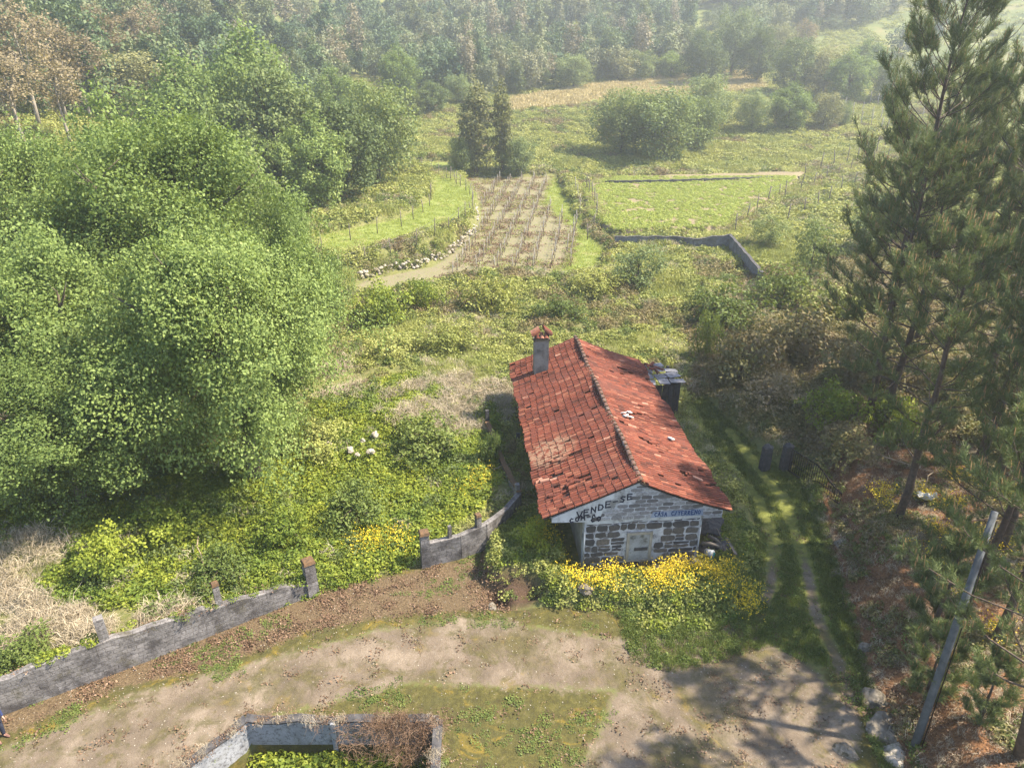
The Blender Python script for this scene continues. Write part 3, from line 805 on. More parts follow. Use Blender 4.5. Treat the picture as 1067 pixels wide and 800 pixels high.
mb = MB(); mb.box((0.38, 0.56, 1.28), (5.36, 0.4, 3.0)); fw = mb.build('front_wall', M['mortar'], house)
mb = MB(); rs = random.Random(77); z = -0.05
while z < 2.5:
    hgt = rs.uniform(0.24, 0.42); x = -2.24
    if z + hgt > 2.52: hgt = 2.56 - z
    while x < 2.95:
        wd = rs.uniform(0.28, 0.80); x1 = min(x + wd, 3.0)
        if not (x1 > -0.32 and x < 0.84 and z + hgt > 0.42 and z < 1.98):
            if hgt > 0.34 and rs.random() < 0.3:
                zm = z + hgt * rs.uniform(.4, .6); gp = rs.uniform(.02, .04)
                pillow(mb, x + .02, x1 - .02, z + .02, zm - gp / 2, 0.36, 0.035, rs, rs.random()); pillow(mb, x + .02, x1 - .02, zm + gp / 2, z + hgt - .02, 0.36, 0.035, rs, rs.random())
            else:
                gp = rs.uniform(0.012, 0.034); pillow(mb, x + gp, x1 - gp, z + gp, z + hgt - gp, 0.36, rs.uniform(.02, .05), rs, rs.random())
        x = x1 + 0.005
    z += hgt
mb.build('stonework', M['stones'], fw)
mb = MB(); mb.box((-2.06, 8.2, 1.28), (0.42, 14.9, 3.1)); mb.box((2.84, 8.2, 1.28), (0.42, 14.9, 3.1)); mb.box((0.38, 15.8, 1.28), (5.36, 0.3, 3.1))
mb.build('side_wall', M['old_plaster'], house)
mb = MB()
mb.prism([(-3.78, 2.86), (3.92, 2.79), (3.92, 3.10), (0, 4.74), (-3.78, 3.14)], 0.22, 0.62)
gob_ = mb.build('gable', M['mortar'], house)
mb = MB(); z = 2.81; row = 0
def roofline(x): return (3.14 + (x + 3.78) * (1.60 / 3.78)) if x < 0 else (4.74 - x * (1.64 / 3.92))
while z < 4.6:
    x = -2.2 + 0.26 * (row % 2)
    while x < 3.9:
        x1 = min(x + 0.51 + rs.uniform(-.02, .02), 3.9)
        ztop = min(roofline(x + .02), roofline(x1 - .02)) - 0.03
        zt_ = min(z + 0.195, ztop)
        if zt_ - z > 0.05 and rs.random() > 0.03 and not (x < -0.45 and z > 3.0 + (x + 2) * 0.42):
            lo = rs.random() ** 0.7; lo = lo * (0.35 if rs.random() < 0.22 else 1)
            gp = rs.uniform(.005, .014); pillow(mb, x + gp, x1 - gp, z + gp, zt_ - gp * .6, 0.222, 0.014, rs, lo, 0.006, 12)
        x = x1 + 0.004
    z += 0.205; row += 1
mb.build('blockwork', M['blocks'], gob_)
mb = MB(); mb.prism([(-3.78, 2.86), (3.9, 2.79), (3.9, 3.10), (0, 4.70), (-3.78, 3.14)], 15.6, 15.9); mb.build('rear_gable', M['gable'], house)
mb = MB(); mb.prism([(-3.80, 2.885), (-3.80, 3.13), (-0.42, 4.545), (-0.38, 3.92), (-0.95, 3.72), (-1.05, 3.45), (-1.55, 3.36), (-1.62, 3.1), (-1.98, 3.02), (-2.05, 2.79), (-2.3, 2.82)], 0.190, 0.225)
mb.build('plaster_coat', M['plaster'], house)
mb = MB(); mb.prism([(-2.3, 2.60), (-2.3, 2.815), (2.0, 2.785), (3.06, 2.782), (3.06, 2.70), (1.6, 2.56), (0.3, 2.70), (-1.0, 2.56)], 0.30, 0.352)
mb.build('plaster_band', M['plaster'], house)
mb = MB(); mb.box((3.48, 0.45, 2.72), (0.86, 0.5, 0.16)); mb.box((3.5, 8.2, 2.74), (0.8, 14.8, 0.12)); mb.box((-3.05, 8.2, 2.80), (1.5, 14.9, 0.12)); mb.build('eave_slab', M['render_wall'], house)
mb = MB(); mb.box((0.26, 0.335, 1.16), (0.92, 0.06, 1.42)); wb = mb.build('blocked_window', simple('grey_mortar', (0.20, 0.21, 0.22), (0.36, 0.375, 0.39), 4, bmp=0.5, stain=(0.10, 0.10, 0.09), stain_scale=2), house)
wb['label'] = 'window filled in flush with grey mortar'
mb = MB()
for (c_, s_) in (((0.26, 0.315, 1.93), (1.16, 0.1, 0.12)), ((0.26, 0.315, 0.41), (1.16, 0.1, 0.1)), ((-0.26, 0.315, 1.17), (0.12, 0.09, 1.40)), ((0.78, 0.315, 1.17), (0.12, 0.09, 1.40))): mb.box(c_, s_)
mb.build('frame', M['old_plaster'], wb)
mb = MB(); mb.box((0.36, 0.295, 1.05), (0.62, 0.03, 0.17)); mb.build('inset_block', M['dark_stone'], wb)
for xx_ in (-2.27, 3.05):
    mb = MB(); mb.tube([(xx_, 0.33, 0.0), (xx_, 0.33, 2.8)], 0.028, 6); mb.build('corner_bead', M['plaster'], house)
# writing: strokes of paint lying on the wall
GLY = {'V': [[(0, 1), (.45, 0), (.9, 1)]], 'E': [[(.8, .98), (0, 1), (0, 0), (.85, .02)], [(0, .52), (.65, .55)]], 'N': [[(0, 0), (.05, 1), (.75, .1), (.8, 1)]],
       'D': [[(0, 0), (.05, 1), (.6, .88), (.85, .5), (.6, .08), (0, 0)]], '-': [[(.05, .5), (.7, .52)]], 'S': [[(.8, .88), (.4, 1), (.08, .75), (.7, .38), (.5, .02), (0, .1)]],
       'C': [[(.8, .85), (.4, 1), (.02, .5), (.35, 0), (.85, .12)]], 'A': [[(0, 0), (.42, 1), (.85, 0)], [(.2, .38), (.68, .38)]], 'O': [[(.42, 1), (.05, .7), (.08, .2), (.45, 0), (.8, .3), (.8, .75), (.42, 1)]],
       'M': [[(0, 0), (.08, 1), (.45, .4), (.8, 1), (.9, 0)]], 'T': [[(0, 1), (.9, 1)], [(.45, 1), (.45, 0)]], 'R': [[(0, 0), (0, 1), (.6, .95), (.65, .6), (0, .5), (.75, 0)]],
       '/': [[(.1, 0), (.6, 1)]], 'n': [[(0, .1), (.2, .75), (.5, .75), (.7, .15)]], ' ': []}
def write(name, text, x, z, dx, dz, hgt, thick, m, y, parent, lab, shr=1.0):
    mb = MB(); r = random.Random(len(text) * 7)
    for ch in text:
        k = hgt * r.uniform(0.9, 1.1)
        for st in GLY[ch]:
            pts = [(x + a * k * 0.8 * shr, y, z + b_ * k + a * 0.15 * k * (dz / max(dx, .01))) for a, b_ in st]
            for p, q in zip(pts[:-1], pts[1:]):
                d = Vector((q[0] - p[0], 0, q[2] - p[2])); L = d.length; d.normalize(); n_ = Vector((-d.z, 0, d.x)) * thick / 2
                e = d * thick * 0.4
                A, B = Vector(p) - e, Vector(q) + e
                V = [A - n_, A + n_, B + n_, B - n_]
                V = [Vector((v_.x, y, v_.z)) for v_ in V] + [Vector((v_.x, y - 0.004, v_.z)) for v_ in V]
                mb.add(V, [(0, 1, 2, 3), (7, 6, 5, 4), (0, 4, 5, 1), (1, 5, 6, 2), (2, 6, 7, 3), (3, 7, 4, 0)])
        x += dx; z += dz
    o = mb.build(name, m, parent); o['label'] = lab
    return o
write('sprayed_writing', 'VENDE-SE', -2.70, 3.06, 0.315, 0.118, 0.30, 0.062, M['paint_dark'], 0.187, house, 'dark hand-sprayed words VENDE-SE rising along the white plaster')
write('sprayed_writing', 'COM-n', -3.0, 2.84, 0.25, 0.05, 0.21, 0.06, M['paint_dark'], 0.187, house, 'smaller dark scrawled letters under VENDE-SE')
write('sprayed_writing', 'CO', -2.05, 2.81, 0.26, 0.03, 0.22, 0.06, M['paint_dark'], 0.187, house, 'two dark scrawled letters at the foot of the plaster')
mb = MB(); mb.prism([(0.62, 2.83), (0.72, 3.14), (3.0, 3.16), (3.02, 2.82)], 0.198, 0.222); mb.build('blue_paint', M['blue_wash'], house)
write('sprayed_writing', 'CASA C/TERRENO', 0.80, 2.90, 0.152, 0.0, 0.21, 0.042, M['paint_blue'], 0.194, house, 'dark blue sprayed words CASA C/TERRENO at right of the gable', 0.72)
# roof: deck and separate clay tiles
mb = MB()
for s in (-1, 1):
    V = []; Fs = []
    ny_, nw_ = 24, 8
    for i in range(ny_ + 1):
        for j in range(nw_ + 1):
            y_ = 0.05 + (HL - 0.1) * i / ny_; w_ = (WR - 0.08) * j / nw_
            V.append((s * w_, y_, roofz(s, w_, y_) - 0.10))
    for i in range(ny_):
        for j in range(nw_):
            a = i * (nw_ + 1) + j; Fs.append((a, a + 1, a + nw_ + 2, a + nw_ + 1))
    mb.add(V, Fs)
ro = mb.build('roof', M['dark_wood'], house)
HOLES = [(-1, 2.0, 1.7), (-1, 2.05, 2.0), (-1, 1.0, 0.95), (-1, 3.3, 3.0), (-1, 3.1, 2.9), (1, 0.55, 5.9), (1, 0.95, 5.8), (1, 1.3, 4.6), (1, 1.65, 4.5), (-1, 2.0, 4.0), (-1, 2.4, 4.05), (1, 2.6, 2.1), (-1, 2.9, 1.2), (1, 2.0, 7.6)]
r = random.Random(3)
V = []; Fc = []; rn = []
def tile(s, w0, w1, y, rad0, rad1, up, col, skew, lift, seg=6, inv=False):
    b0 = len(V)
    for (w_, ra, lf) in ((w0, rad0, lift), (w1, rad1, lift + 0.012)):
        for k in range(seg + 1):
            t_ = math.pi * k / seg
            yy = y + skew * (w_ - w0) + math.cos(t_) * ra
            zz = math.sin(t_) * ra * (0.85 if not inv else -0.7)
            V.append((s * w_, yy, roofz(s, w_, y) - 0.055 + up + zz + lf))
    for k in range(seg):
        f = (b0 + k, b0 + k + 1, b0 + seg + 2 + k, b0 + seg + 1 + k)
        Fc.append(f); rn.append(col)
pitch_ = 0.18; ncol = int((HL) / pitch_); nco = 12
for s in (-1, 1):
    for ci_ in range(ncol):
        y0 = 0.06 + ci_ * pitch_ + r.uniform(-.012, .012); colb = r.uniform(-.15, .15)
        wend = WR + 0.05 * math.sin(ci_ * 0.4) + r.uniform(-.035, .035)
        for k in range(nco):
            w0 = wend * k / nco; w1 = wend * (k + 1) / nco + 0.05
            hole_ = any(hs == s and abs(w0 + .18 - hw) < 0.2 and abs(y0 - hy_) < 0.14 for hs, hw, hy_ in HOLES)
            cl = min(1, max(0, 0.5 + colb + r.gauss(0, 0.15)))
            tile(s, w0, w1, y0 + pitch_ / 2, 0.07, 0.08, 0.0, max(0, cl - 0.25), 0, 0, 4, True)
            if hole_ : continue
            if r.random() < 0.012: continue
            sk = r.gauss(0, 0.016); lf = abs(r.gauss(0, 0.005))
            tile(s, w0, w1, y0 + r.gauss(0, .006), 0.062, 0.082, 0.032, cl, sk, lf, 6)
# slipped tiles lying loose
for hs, hw, hy_ in HOLES:
    for q in range(2):
        tile(hs, hw + 0.3 + q * .15, hw + 0.72 + q * .15, hy_ + r.uniform(-.2, .2), 0.08, 0.1, 0.10, r.uniform(.3, 1), r.uniform(-.7, .7), 0, 6)
tm_ = np_mesh('roof_tiles', np.array(V), np.array(Fc), M['tile'], rn, smooth=False)
link(bpy.data.objects.new('roof_tiles', tm_), ro)
# ridge
mb = MB(); y = 0.0
while y < HL - 0.1:
    for k in range(1):
        zr = roofz(1, 0, y)
        V2 = []; n_ = 7
        for (yy, ra) in ((y - 0.03, 0.125), (y + 0.44, 0.10)):
            for k2 in range(n_ + 1):
                t_ = math.pi * k2 / n_; V2.append((math.cos(t_) * ra + random.uniform(-.01, .01), yy, roofz(1, 0, yy) + 0.02 + math.sin(t_) * ra * 0.85))
        mb.add(V2, [(k2, k2 + 1, n_ + 2 + k2, n_ + 1 + k2) for k2 in range(n_)], None, False)
    y += 0.41
mb.build('ridge_cap', M['ridge'], ro)
mb = MB(); y = 0.0; r = random.Random(9)
while y < HL - 0.1:
    for s in (-1, 1):
        mb.box((s * (0.12 + r.uniform(0, .02)), y, roofz(s, 0.16, y) + 0.045), (0.05, 0.10, 0.05), rz=r.uniform(-.3, .3))
    mb.box((0, y + 0.0, ZR - 0.0 + roofz(1, 0, y) - ZR + 0.14), (0.14, 0.05, 0.05))
    y += 0.41
mb.build('ridge_mortar', M['lichen_cap'], ro)
# verge tiles / fascia of the near gable
mb = MB()
for s in (-1, 1):
    for k in range(12):
        w0 = WR * k / 12; w1 = w0 + WR / 12
        a = Vector((s * w0, 0.12, roofz(s, w0, 0.1) - 0.13)); e = Vector((s * w1, 0.12, roofz(s, w1, 0.1) - 0.13))
        V2 = [a, e, e + Vector((0, 0, -0.07)), a + Vector((0, 0, -0.07))]
        V2 = [tuple(p) for p in V2] + [(p.x, 0.24, p.z) for p in V2]
        mb.add(V2, [(0, 1, 2, 3), (7, 6, 5, 4), (0, 4, 5, 1), (3, 2, 6, 7), (1, 5, 6, 2), (0, 3, 7, 4)])
mb.build('verge_board', M['dark_wood'], ro)
# chimney
CX, CY = -2.5, 14.0
mb = MB(); mb.box((CX, CY, 4.75), (0.86, 0.62, 2.2)); ch = mb.build('chimney', simple('chimney_render', (0.15, 0.145, 0.14), (0.27, 0.26, 0.25), 3, bmp=0.4, stain=(0.10, 0.095, 0.09), stain_scale=1.5), ro)
mb = MB(); mb.box((CX, CY, 5.9), (0.98, 0.74, 0.12)); mb.build('chimney_lip', M['granite'], ch)
mb = MB(); r = random.Random(5)
def barrel(mb, p, q, ra0, ra1, upv=Vector((0, 0, 1)), n_=6):
    p, q = Vector(p), Vector(q); d = (q - p).normalized(); s_ = d.cross(upv).normalized(); u_ = s_.cross(d)
    V2 = []
    for (c_, ra) in ((p, ra0), (q, ra1)):
        for k in range(n_ + 1):
            t_ = math.pi * k / n_; V2.append(c_ + s_ * math.cos(t_) * ra + u_ * math.sin(t_) * ra)
    V3 = V2 + [v_ - u_ * 0.025 for v_ in V2]
    m_ = len(V2)
    Fs = [(k, k + 1, n_ + 2 + k, n_ + 1 + k) for k in range(n_)] + [(m_ + k + 1, m_ + k, m_ + n_ + 1 + k, m_ + n_ + 2 + k) for k in range(n_)]
    mb.add(V3, Fs, None, False, r.random())
for sx in (-1, 1):
    for k in range(3):
        yy = CY - 0.26 + 0.26 * k
        barrel(mb, (CX + sx * 0.08, yy, 6.52 + 0.05 * sx), (CX + sx * 0.56, yy + r.uniform(-.05, .05), 6.16 + r.uniform(-.04, .04)), 0.13, 0.16)
for k in range(3):
    barrel(mb, (CX - 0.26 + 0.26 * k, CY - 0.08, 6.28), (CX - 0.26 + 0.26 * k, CY - 0.45, 6.02), 0.11, 0.13)
mb.build('chimney_cap', M['tile'], ch)
for sx in (-1, 1):
    for sy in (-1, 1):
        mb = MB(); mb.box((CX + sx * 0.36, CY + sy * 0.24, 6.08), (0.14, 0.12, 0.3)); mb.build('cap_support', M['dark_stone'], ch)
# loose pale scraps on the roof
mb = MB(); r = random.Random(4)
for k in range(5):
    w_ = 0.95 + r.uniform(-.1, .45); yy = 7.0 + r.uniform(-.4, .4)
    mb.box((w_, yy, roofz(1, w_, yy) + 0.14), (0.30, 0.2, 0.03), rot=Euler((r.uniform(-.2, .2), 0.39, r.uniform(0, 3))))
o = mb.build('white_scraps', M['white_plastic']); 
o.location = (HO[0], HO[1], 0); o.rotation_euler = (0, 0, HYAW); o.name = 'torn_sheet'
tag(o, 'torn pale scraps of sheet on the right roof slope beside the ridge', 'debris')
mb = MB(); mb.box((3.15, 5.7, roofz(1, 3.15, 5.7) + 0.14), (0.3, 0.28, 0.06), rot=Euler((0, 0.4, 0.6))); o = mb.build('plastic_scrap', M['white_plastic'])
o.location = (HO[0], HO[1], 0); o.rotation_euler = (0, 0, HYAW); tag(o, 'small white scrap lying low on the right roof slope', 'debris')

# shed at the back right corner
sx0, sy0 = hp(5.1, 14.6)
shed = empty('ruined_shed', (sx0, sy0, 0), HYAW, 'ruined lean-to shed with broken grey roof sheets behind the right side of the house', 'shed')
for (x0, y0) in ((0.95, -1.2), (0.95, 1.2), (-0.75, -1.2)):
    mb = MB(); mb.box((x0, y0, 1.45), (0.16, 0.16, 2.9)); mb.build('post', M['dark_wood'], shed)
mb = MB()
for k in range(5): mb.box((-0.62 + k * 0.36, -1.22 + 0.01 * (k % 2), 1.4), (0.33, 0.05, 2.7), rz=0.02 * k)
for k in range(6): mb.box((0.98 + 0.01 * (k % 2), -1.0 + k * 0.4, 1.35), (0.05, 0.36, 2.6))
mb.build('board_wall', M['dark_wood'], shed)
r = random.Random(8)
for k in range(11):
    mb = MB(); cx_, cy_ = (-0.85 + 0.85 * (k % 3) + r.uniform(-.1, .1), -1.25 + 0.8 * (k // 3) + r.uniform(-.1, .1))
    rot = Euler((r.uniform(-.10, .10), r.uniform(-.02, .12), r.uniform(-.3, .3)))
    mb.box((cx_, cy_, 2.99 + 0.03 * (k % 4)), (r.uniform(.6, 0.95), r.uniform(.5, .85), 0.03), rot=rot)
    mb.build('roof_sheet', M['sheet'], shed)
mb = MB()
for k in range(4): barrel(mb, (r.uniform(-1, .5), r.uniform(-1.2, 1.2), 3.42), (r.uniform(-.8, .9), r.uniform(-1.2, 1.2), 3.38), 0.08, 0.1)
mb.build('broken_tiles', M['tile'], shed)

# ------------------------------------------------------------------ masonry walls
def wall_run(name, pts, tops, thick, m, label, cat='wall', group=None, cope=None, zb=-0.5):
    x0, y0 = pts[0]
    e = empty(name, (x0, y0, 0), 0, label, cat, group)
    mb = MB(); cb = MB(); u = 0
    for (a, b_, ta, tb) in zip(pts[:-1], pts[1:], tops[:-1], tops[1:]):
        d = Vector((b_[0] - a[0], b_[1] - a[1], 0)); L = d.length; d.normalize(); n_ = Vector((-d.y, d.x, 0)) * thick / 2
        nseg = max(1, int(L / 0.6)); 
        for i in range(nseg):
            f0, f1 = i / nseg, (i + 1) / nseg
            p = Vector((a[0] - x0, a[1] - y0, 0)) + d * L * f0; q = Vector((a[0] - x0, a[1] - y0, 0)) + d * L * f1
            t0 = ta + (tb - ta) * f0; t1 = ta + (tb - ta) * f1
            t0 += 0.05 * math.sin(3.1 * (p.x + p.y)) + .03 * math.sin(7.3 * p.x); t1 += 0.05 * math.sin(3.1 * (q.x + q.y)) + .03 * math.sin(7.3 * q.x)
            Z = Vector((0, 0, 1))
            V = [p - n_ + Z * zb, q - n_ + Z * zb, q + n_ + Z * zb, p + n_ + Z * zb, p - n_ + Z * t0, q - n_ + Z * t1, q + n_ + Z * t1, p + n_ + Z * t0]
            u0, u1 = u + L * f0, u + L * f1
            Fs = [(0, 1, 5, 4), (2, 3, 7, 6), (4, 5, 6, 7)]
            UV = [[(u0, zb), (u1, zb), (u1, t1), (u0, t0)], [(u1, zb), (u0, zb), (u0, t0), (u1, t1)], [(u0, 0), (u1, 0), (u1, thick), (u0, thick)]]
            if i == 0: Fs.append((3, 0, 4, 7)); UV.append([(0, 0), (thick, 0), (thick, t0), (0, t0)])
            if i == nseg - 1: Fs.append((1, 2, 6, 5)); UV.append([(0, 0), (thick, 0), (thick, t1), (0, t1)])
            mb.add(V, Fs, UV)
            if cope:
                k = 1.25; r0, r1 = t0 + 0.004, t1 + 0.004
                V = [p - n_ * k + Z * r0, q - n_ * k + Z * r1, q + n_ * k + Z * r1, p + n_ * k + Z * r0, p - n_ * k + Z * (r0 + .07), q - n_ * k + Z * (r1 + .07), q + n_ * k + Z * (r1 + .07), p + n_ * k + Z * (r0 + .07)]
                cb.add(V, [(0, 1, 5, 4), (2, 3, 7, 6), (4, 5, 6, 7), (3, 0, 4, 7), (1, 2, 6, 5), (3, 2, 1, 0)])
        u += L
    mb.build('wall_body', m, e)
    if cope: cb.build('coping', cope, e)
    return e
def pillar(parent, x, y, z0, z1, wd, capm=True, mt='blockwall', rz=0.3):
    ox, oy = parent.location.x, parent.location.y
    mb = MB(); mb.box((x - ox, y - oy, (z0 + z1) / 2), (wd, wd, z1 - z0), rz=rz, taper=0.94); p = mb.build('pillar', M[mt], parent)
    if capm:
        mb = MB(); mb.box((x - ox, y - oy, z1 + 0.05), (wd * 1.12, wd * 1.12, 0.12), rz=rz, taper=0.8); mb.build('cap', M['lichen_cap'], p)
# left wall: ground line from off frame to the pillar
Wp = [pz(-190, 812), pz(0, 744), pz(110, 703), pz(232, 655), pz(326, 618)]
def top_at(x, y, v):   # height whose row is v above (x,y)
    z = 0.0
    for k in range(60):
        z = k * 0.05
        if proj(x, y, z)[1] <= v: break
    return z
tops = [1.55, top_at(*Wp[1], 706), top_at(*Wp[2], 664), top_at(*Wp[3], 625), top_at(*Wp[4], 598)]
tops = [q_ - 0.28 for q_ in tops]
print('wall tops', tops)
w1 = wall_run('block_wall', Wp, tops, 0.28, M['blockwall'], 'long mossy grey block wall along the left side of the dirt yard', cope=None)
d_ = Vector((Wp[4][0] - Wp[3][0], Wp[4][1] - Wp[3][1])); rzW = math.atan2(d_.y, d_.x)
pillar(w1, *Wp[4], -0.3, top_at(*Wp[4], 586), 0.48, rz=rzW)
q = pz(233, 655); pillar(w1, q[0], q[1] + 0.12, -0.3, top_at(*q, 612), 0.26, rz=rzW)
q = pz(118, 700); pillar(w1, q[0], q[1] + 0.12, -0.3, top_at(*q, 647), 0.34, False, rz=rzW)
# wall by the gap
Wq = [pz(444, 589), pz(480, 581), pz(506, 571), pz(526, 556), pz(541, 540)]
tq = [top_at(*Wq[0], 566), top_at(*Wq[1], 557), top_at(*Wq[2], 546), top_at(*Wq[3], 531), top_at(*Wq[4], 513)]
w2 = wall_run('block_wall', Wq, tq, 0.26, M['blockwall'], 'short curving grey block wall left of the house with rusty topped pillar at its end', cope=None)
pillar(w2, *Wq[0], -0.3, top_at(*Wq[0], 556), 0.42, rz=0.3)
q = pz(499, 573); pillar(w2, *q, -0.3, top_at(*q, 538), 0.26, rz=0.5)
q = pz(470, 583); pillar(w2, *q, -0.3, top_at(*q, 548), 0.16, False, rz=0.5)
# low wall running back beside the house
Wr = [Wq[4], pz(526, 500), pz(516, 470), pz(508, 455)]
w3 = wall_run('low_wall', Wr, [tq[4], 0.85, 0.8, 1.0], 0.22, M['blockwall'], 'low brown wall running back beside the left side of the house', cope=M['lichen_cap'])
pillar(w3, Wq[4][0] - 0.1, Wq[4][1] + 0.2, 0, tq[4] + 0.35, 0.22, False, rz=0.4)
for (u, vb, vt, hgt, lab) in ((508, 452, 428, 1.5, 'ivy-grown stone post at the far end of the low wall'), (540, 462, 452, .9, 'short stone post behind the low wall next to the roof edge')):
    q = pz(u, vb); mb = MB(); mb.box((0, 0, top_at(*q, vt) / 2 - .1), (0.24, 0.24, top_at(*q, vt) + 0.2), rz=0.3, taper=0.85)
    o = mb.build('stone_post', M['dark_stone']); o.location = (*q, 0); tag(o, lab, 'post')
# sunken basin in the foreground
Pp = [(-11.9, 13.5), (-10.75, 15.6), (-9.4, 17.35), (-2.75, 17.35), (-2.6, 13.5)]
P_out = [(-12.1, 13.5), (-10.9, 15.66), (-9.45, 17.5), (-2.62, 17.5), (-2.45, 13.5)]
basin = wall_run('sunken_walls', P_out, [0.16, 0.16, 0.18, 0.18, 0.16], 0.26, M['render_wall'], 'roofless sunken concrete enclosure with pale walls at the bottom of the picture', 'enclosure', cope=M['dark_stone'], zb=-2.6)
mb = MB(); mb.box((-6.35 - P_out[0][0], 17.33 - P_out[0][1], -0.9), (0.16, 0.1, 2.2)); mb.build('pilaster', M['render_wall'], basin)
mb = MB(); mb.tube([(-3.0 - P_out[0][0], 16.4 - P_out[0][1], -1.2), (-2.7 - P_out[0][0], 16.4 - P_out[0][1], 0.1)], 0.03, 6); mb.build('pipe', M['wire'], basin)

# far L-shaped concrete wall
LW = [px(640, 256), px(700, 254), px(722, 260), px(759, 258), px(775, 276), px(793, 293)]
LT = [G(*p) for p in LW]
tz = [top_at(*LW[0], 247), top_at(*LW[1], 249), top_at(*LW[2], 250), top_at(*LW[3], 245), top_at(*LW[4], 264), top_at(*LW[5], 284)]
tz = [max(a, b_ + 0.8) for a, b_ in zip(tz, LT)]
wall_run('concrete_wall', LW, tz, 0.26, wall_material('stained_concrete', (0.20, 0.205, 0.225), (0.17, 0.175, 0.195), (0.13, 0.13, 0.14), 2.4, 0.6, dark_amt=0.7), 'far pale concrete retaining wall bending in an L below the bright green crop field', cope=M['dark_stone'])
q = px(650, 262); z = G(*q)
wb_ = [px(606, 192), px(640, 191), px(700, 190), px(760, 188), px(832, 186)]
wall_run('field_wall', wb_, [G(*p) + 0.40 for p in wb_], 0.3, M['dark_stone'], 'thin dark stone wall along the far edge of the bright green crop field')
print('LW', [(round(a[0], 1), round(a[1], 1), round(b_, 2)) for a, b_ in zip(LW, tz)])

# dry stone terrace wall: each boulder course is surface of one wall
tw = [px(368, 290), px(400, 284), px(440, 277), px(465, 267), px(482, 255), px(494, 240), px(497, 228), px(495, 212)]
x0, y0 = tw[0]
te = empty('terrace_wall', (x0, y0, G(x0, y0)), 0, 'dry stone terrace wall of pale boulders curving between the mown terrace and the vineyard', 'wall')
rockm = [rock_mesh('boulder_piece', M['white_rock'], s_, 1, 0.8, 0.7, sub=2) for s_ in range(4)]
V = []; Fc = []; base = 0; r = random.Random(2)
for a, b_ in zip(tw[:-1], tw[1:]):
    L = math.hypot(b_[0] - a[0], b_[1] - a[1]); n_ = int(L / 0.42)
    for i in range(n_):
        for lv in range(3):
            if r.random() < 0.22: continue
            f = (i + r.random()) / n_; m_ = r.choice(rockm); k = r.uniform(0.14, 0.30)
            cx_ = a[0] + (b_[0] - a[0]) * f + r.uniform(-.2, .2); cy_ = a[1] + (b_[1] - a[1]) * f + r.uniform(-.2, .2); cz_ = tbase(cx_, cy_) + 0.10 + lv * 0.34 + r.uniform(-.14, .14)
            co = np.array([v_.co[:] for v_ in m_.vertices]); th = r.uniform(0, 6.28)
            rt = np.array([[math.cos(th), -math.sin(th), 0], [math.sin(th), math.cos(th), 0], [0, 0, 1]])
            V.append(co @ rt.T * k + np.array([cx_ - x0, cy_ - y0, float(cz_) - te.location.z]))
            Fc.append(np.array([p.vertices[:] for p in m_.polygons]) + base); base += len(co)
link(bpy.data.objects.new('boulders', np_mesh('boulders', np.concatenate(V), np.concatenate(Fc), M['white_rock'])), te)

# ------------------------------------------------------------------ gate
gp1 = px(796, 489); gp2 = px(817, 490)
for (q, vt, lab) in ((gp1, 466, 'rounded dark stone gatepost standing alone left of the gate'), (gp2, 465, 'dark stone gatepost carrying the iron gate')):
    z = G(*q); a, b_, c_ = ray(0, vt); H = CAMH + c_ * q[1] / b_ - z
    mb = MB(); mb.box((0, 0, H / 2 - 0.1), (0.50, 0.42, H + 0.2), rz=0.2, taper=0.88); e = empty('gatepost', (q[0], q[1], z), 0, lab, 'gatepost')
    mb.build('shaft', M['dark_stone'], e)
    me_ = rock_mesh('post_top', M['dark_stone'], 3, 0.25, 0.22, 0.16, sub=2); o = link(bpy.data.objects.new('post_top', me_), e); o.location = (0, 0, H)
g2 = px(874, 528); z1 = G(*gp2); z2 = G(*g2)
d_ = Vector((g2[0] - gp2[0], g2[1] - gp2[1], z2 - z1)); L = math.hypot(d_.x, d_.y)
print('gate', gp2, g2, z1, z2, L)
ge = empty('iron_gate', (gp2[0], gp2[1], z1), math.atan2(d_.y, d_.x), 'black iron bar gate with a sloping curved top rail hanging from the dark gatepost', 'gate')
sl = d_.z / L
def top(u): return 1.55 - 0.75 * ss(0.45, 1.0, u)
mb = MB(); mb.tube([(0.3 + (L - .3) * k / 10, 0, float(top(k / 10)) + sl * L * k / 10) for k in range(11)], 0.035, 6); mb.build('top_rail', M['iron'], ge)
mb = MB(); mb.tube([(0.3, 0, 0.18), (L, 0, 0.18 + sl * L)], 0.035, 6); mb.build('bottom_rail', M['iron'], ge)
mb = MB(); mb.tube([(0.3, 0, 0.75), (L, 0, 0.55 + sl * L)], 0.02, 6); mb.build('middle_rail', M['iron'], ge)
nb_ = 26
for k in range(nb_):
    u = k / (nb_ - 1); xx = 0.3 + (L - .3) * u
    mb = MB(); mb.tube([(xx, 0, 0.15 + sl * L * u), (xx, 0, float(top(u)) + sl * L * u)], 0.018, 5); mb.build('bar', M['iron'], ge)

# ------------------------------------------------------------------ utility pole
pb = (13.75, 16.4); pzb = G(*pb)
pe = empty('utility_pole', (*pb, pzb), 0, 'tall leaning grey concrete pole among the pines at the lower right', 'pole')
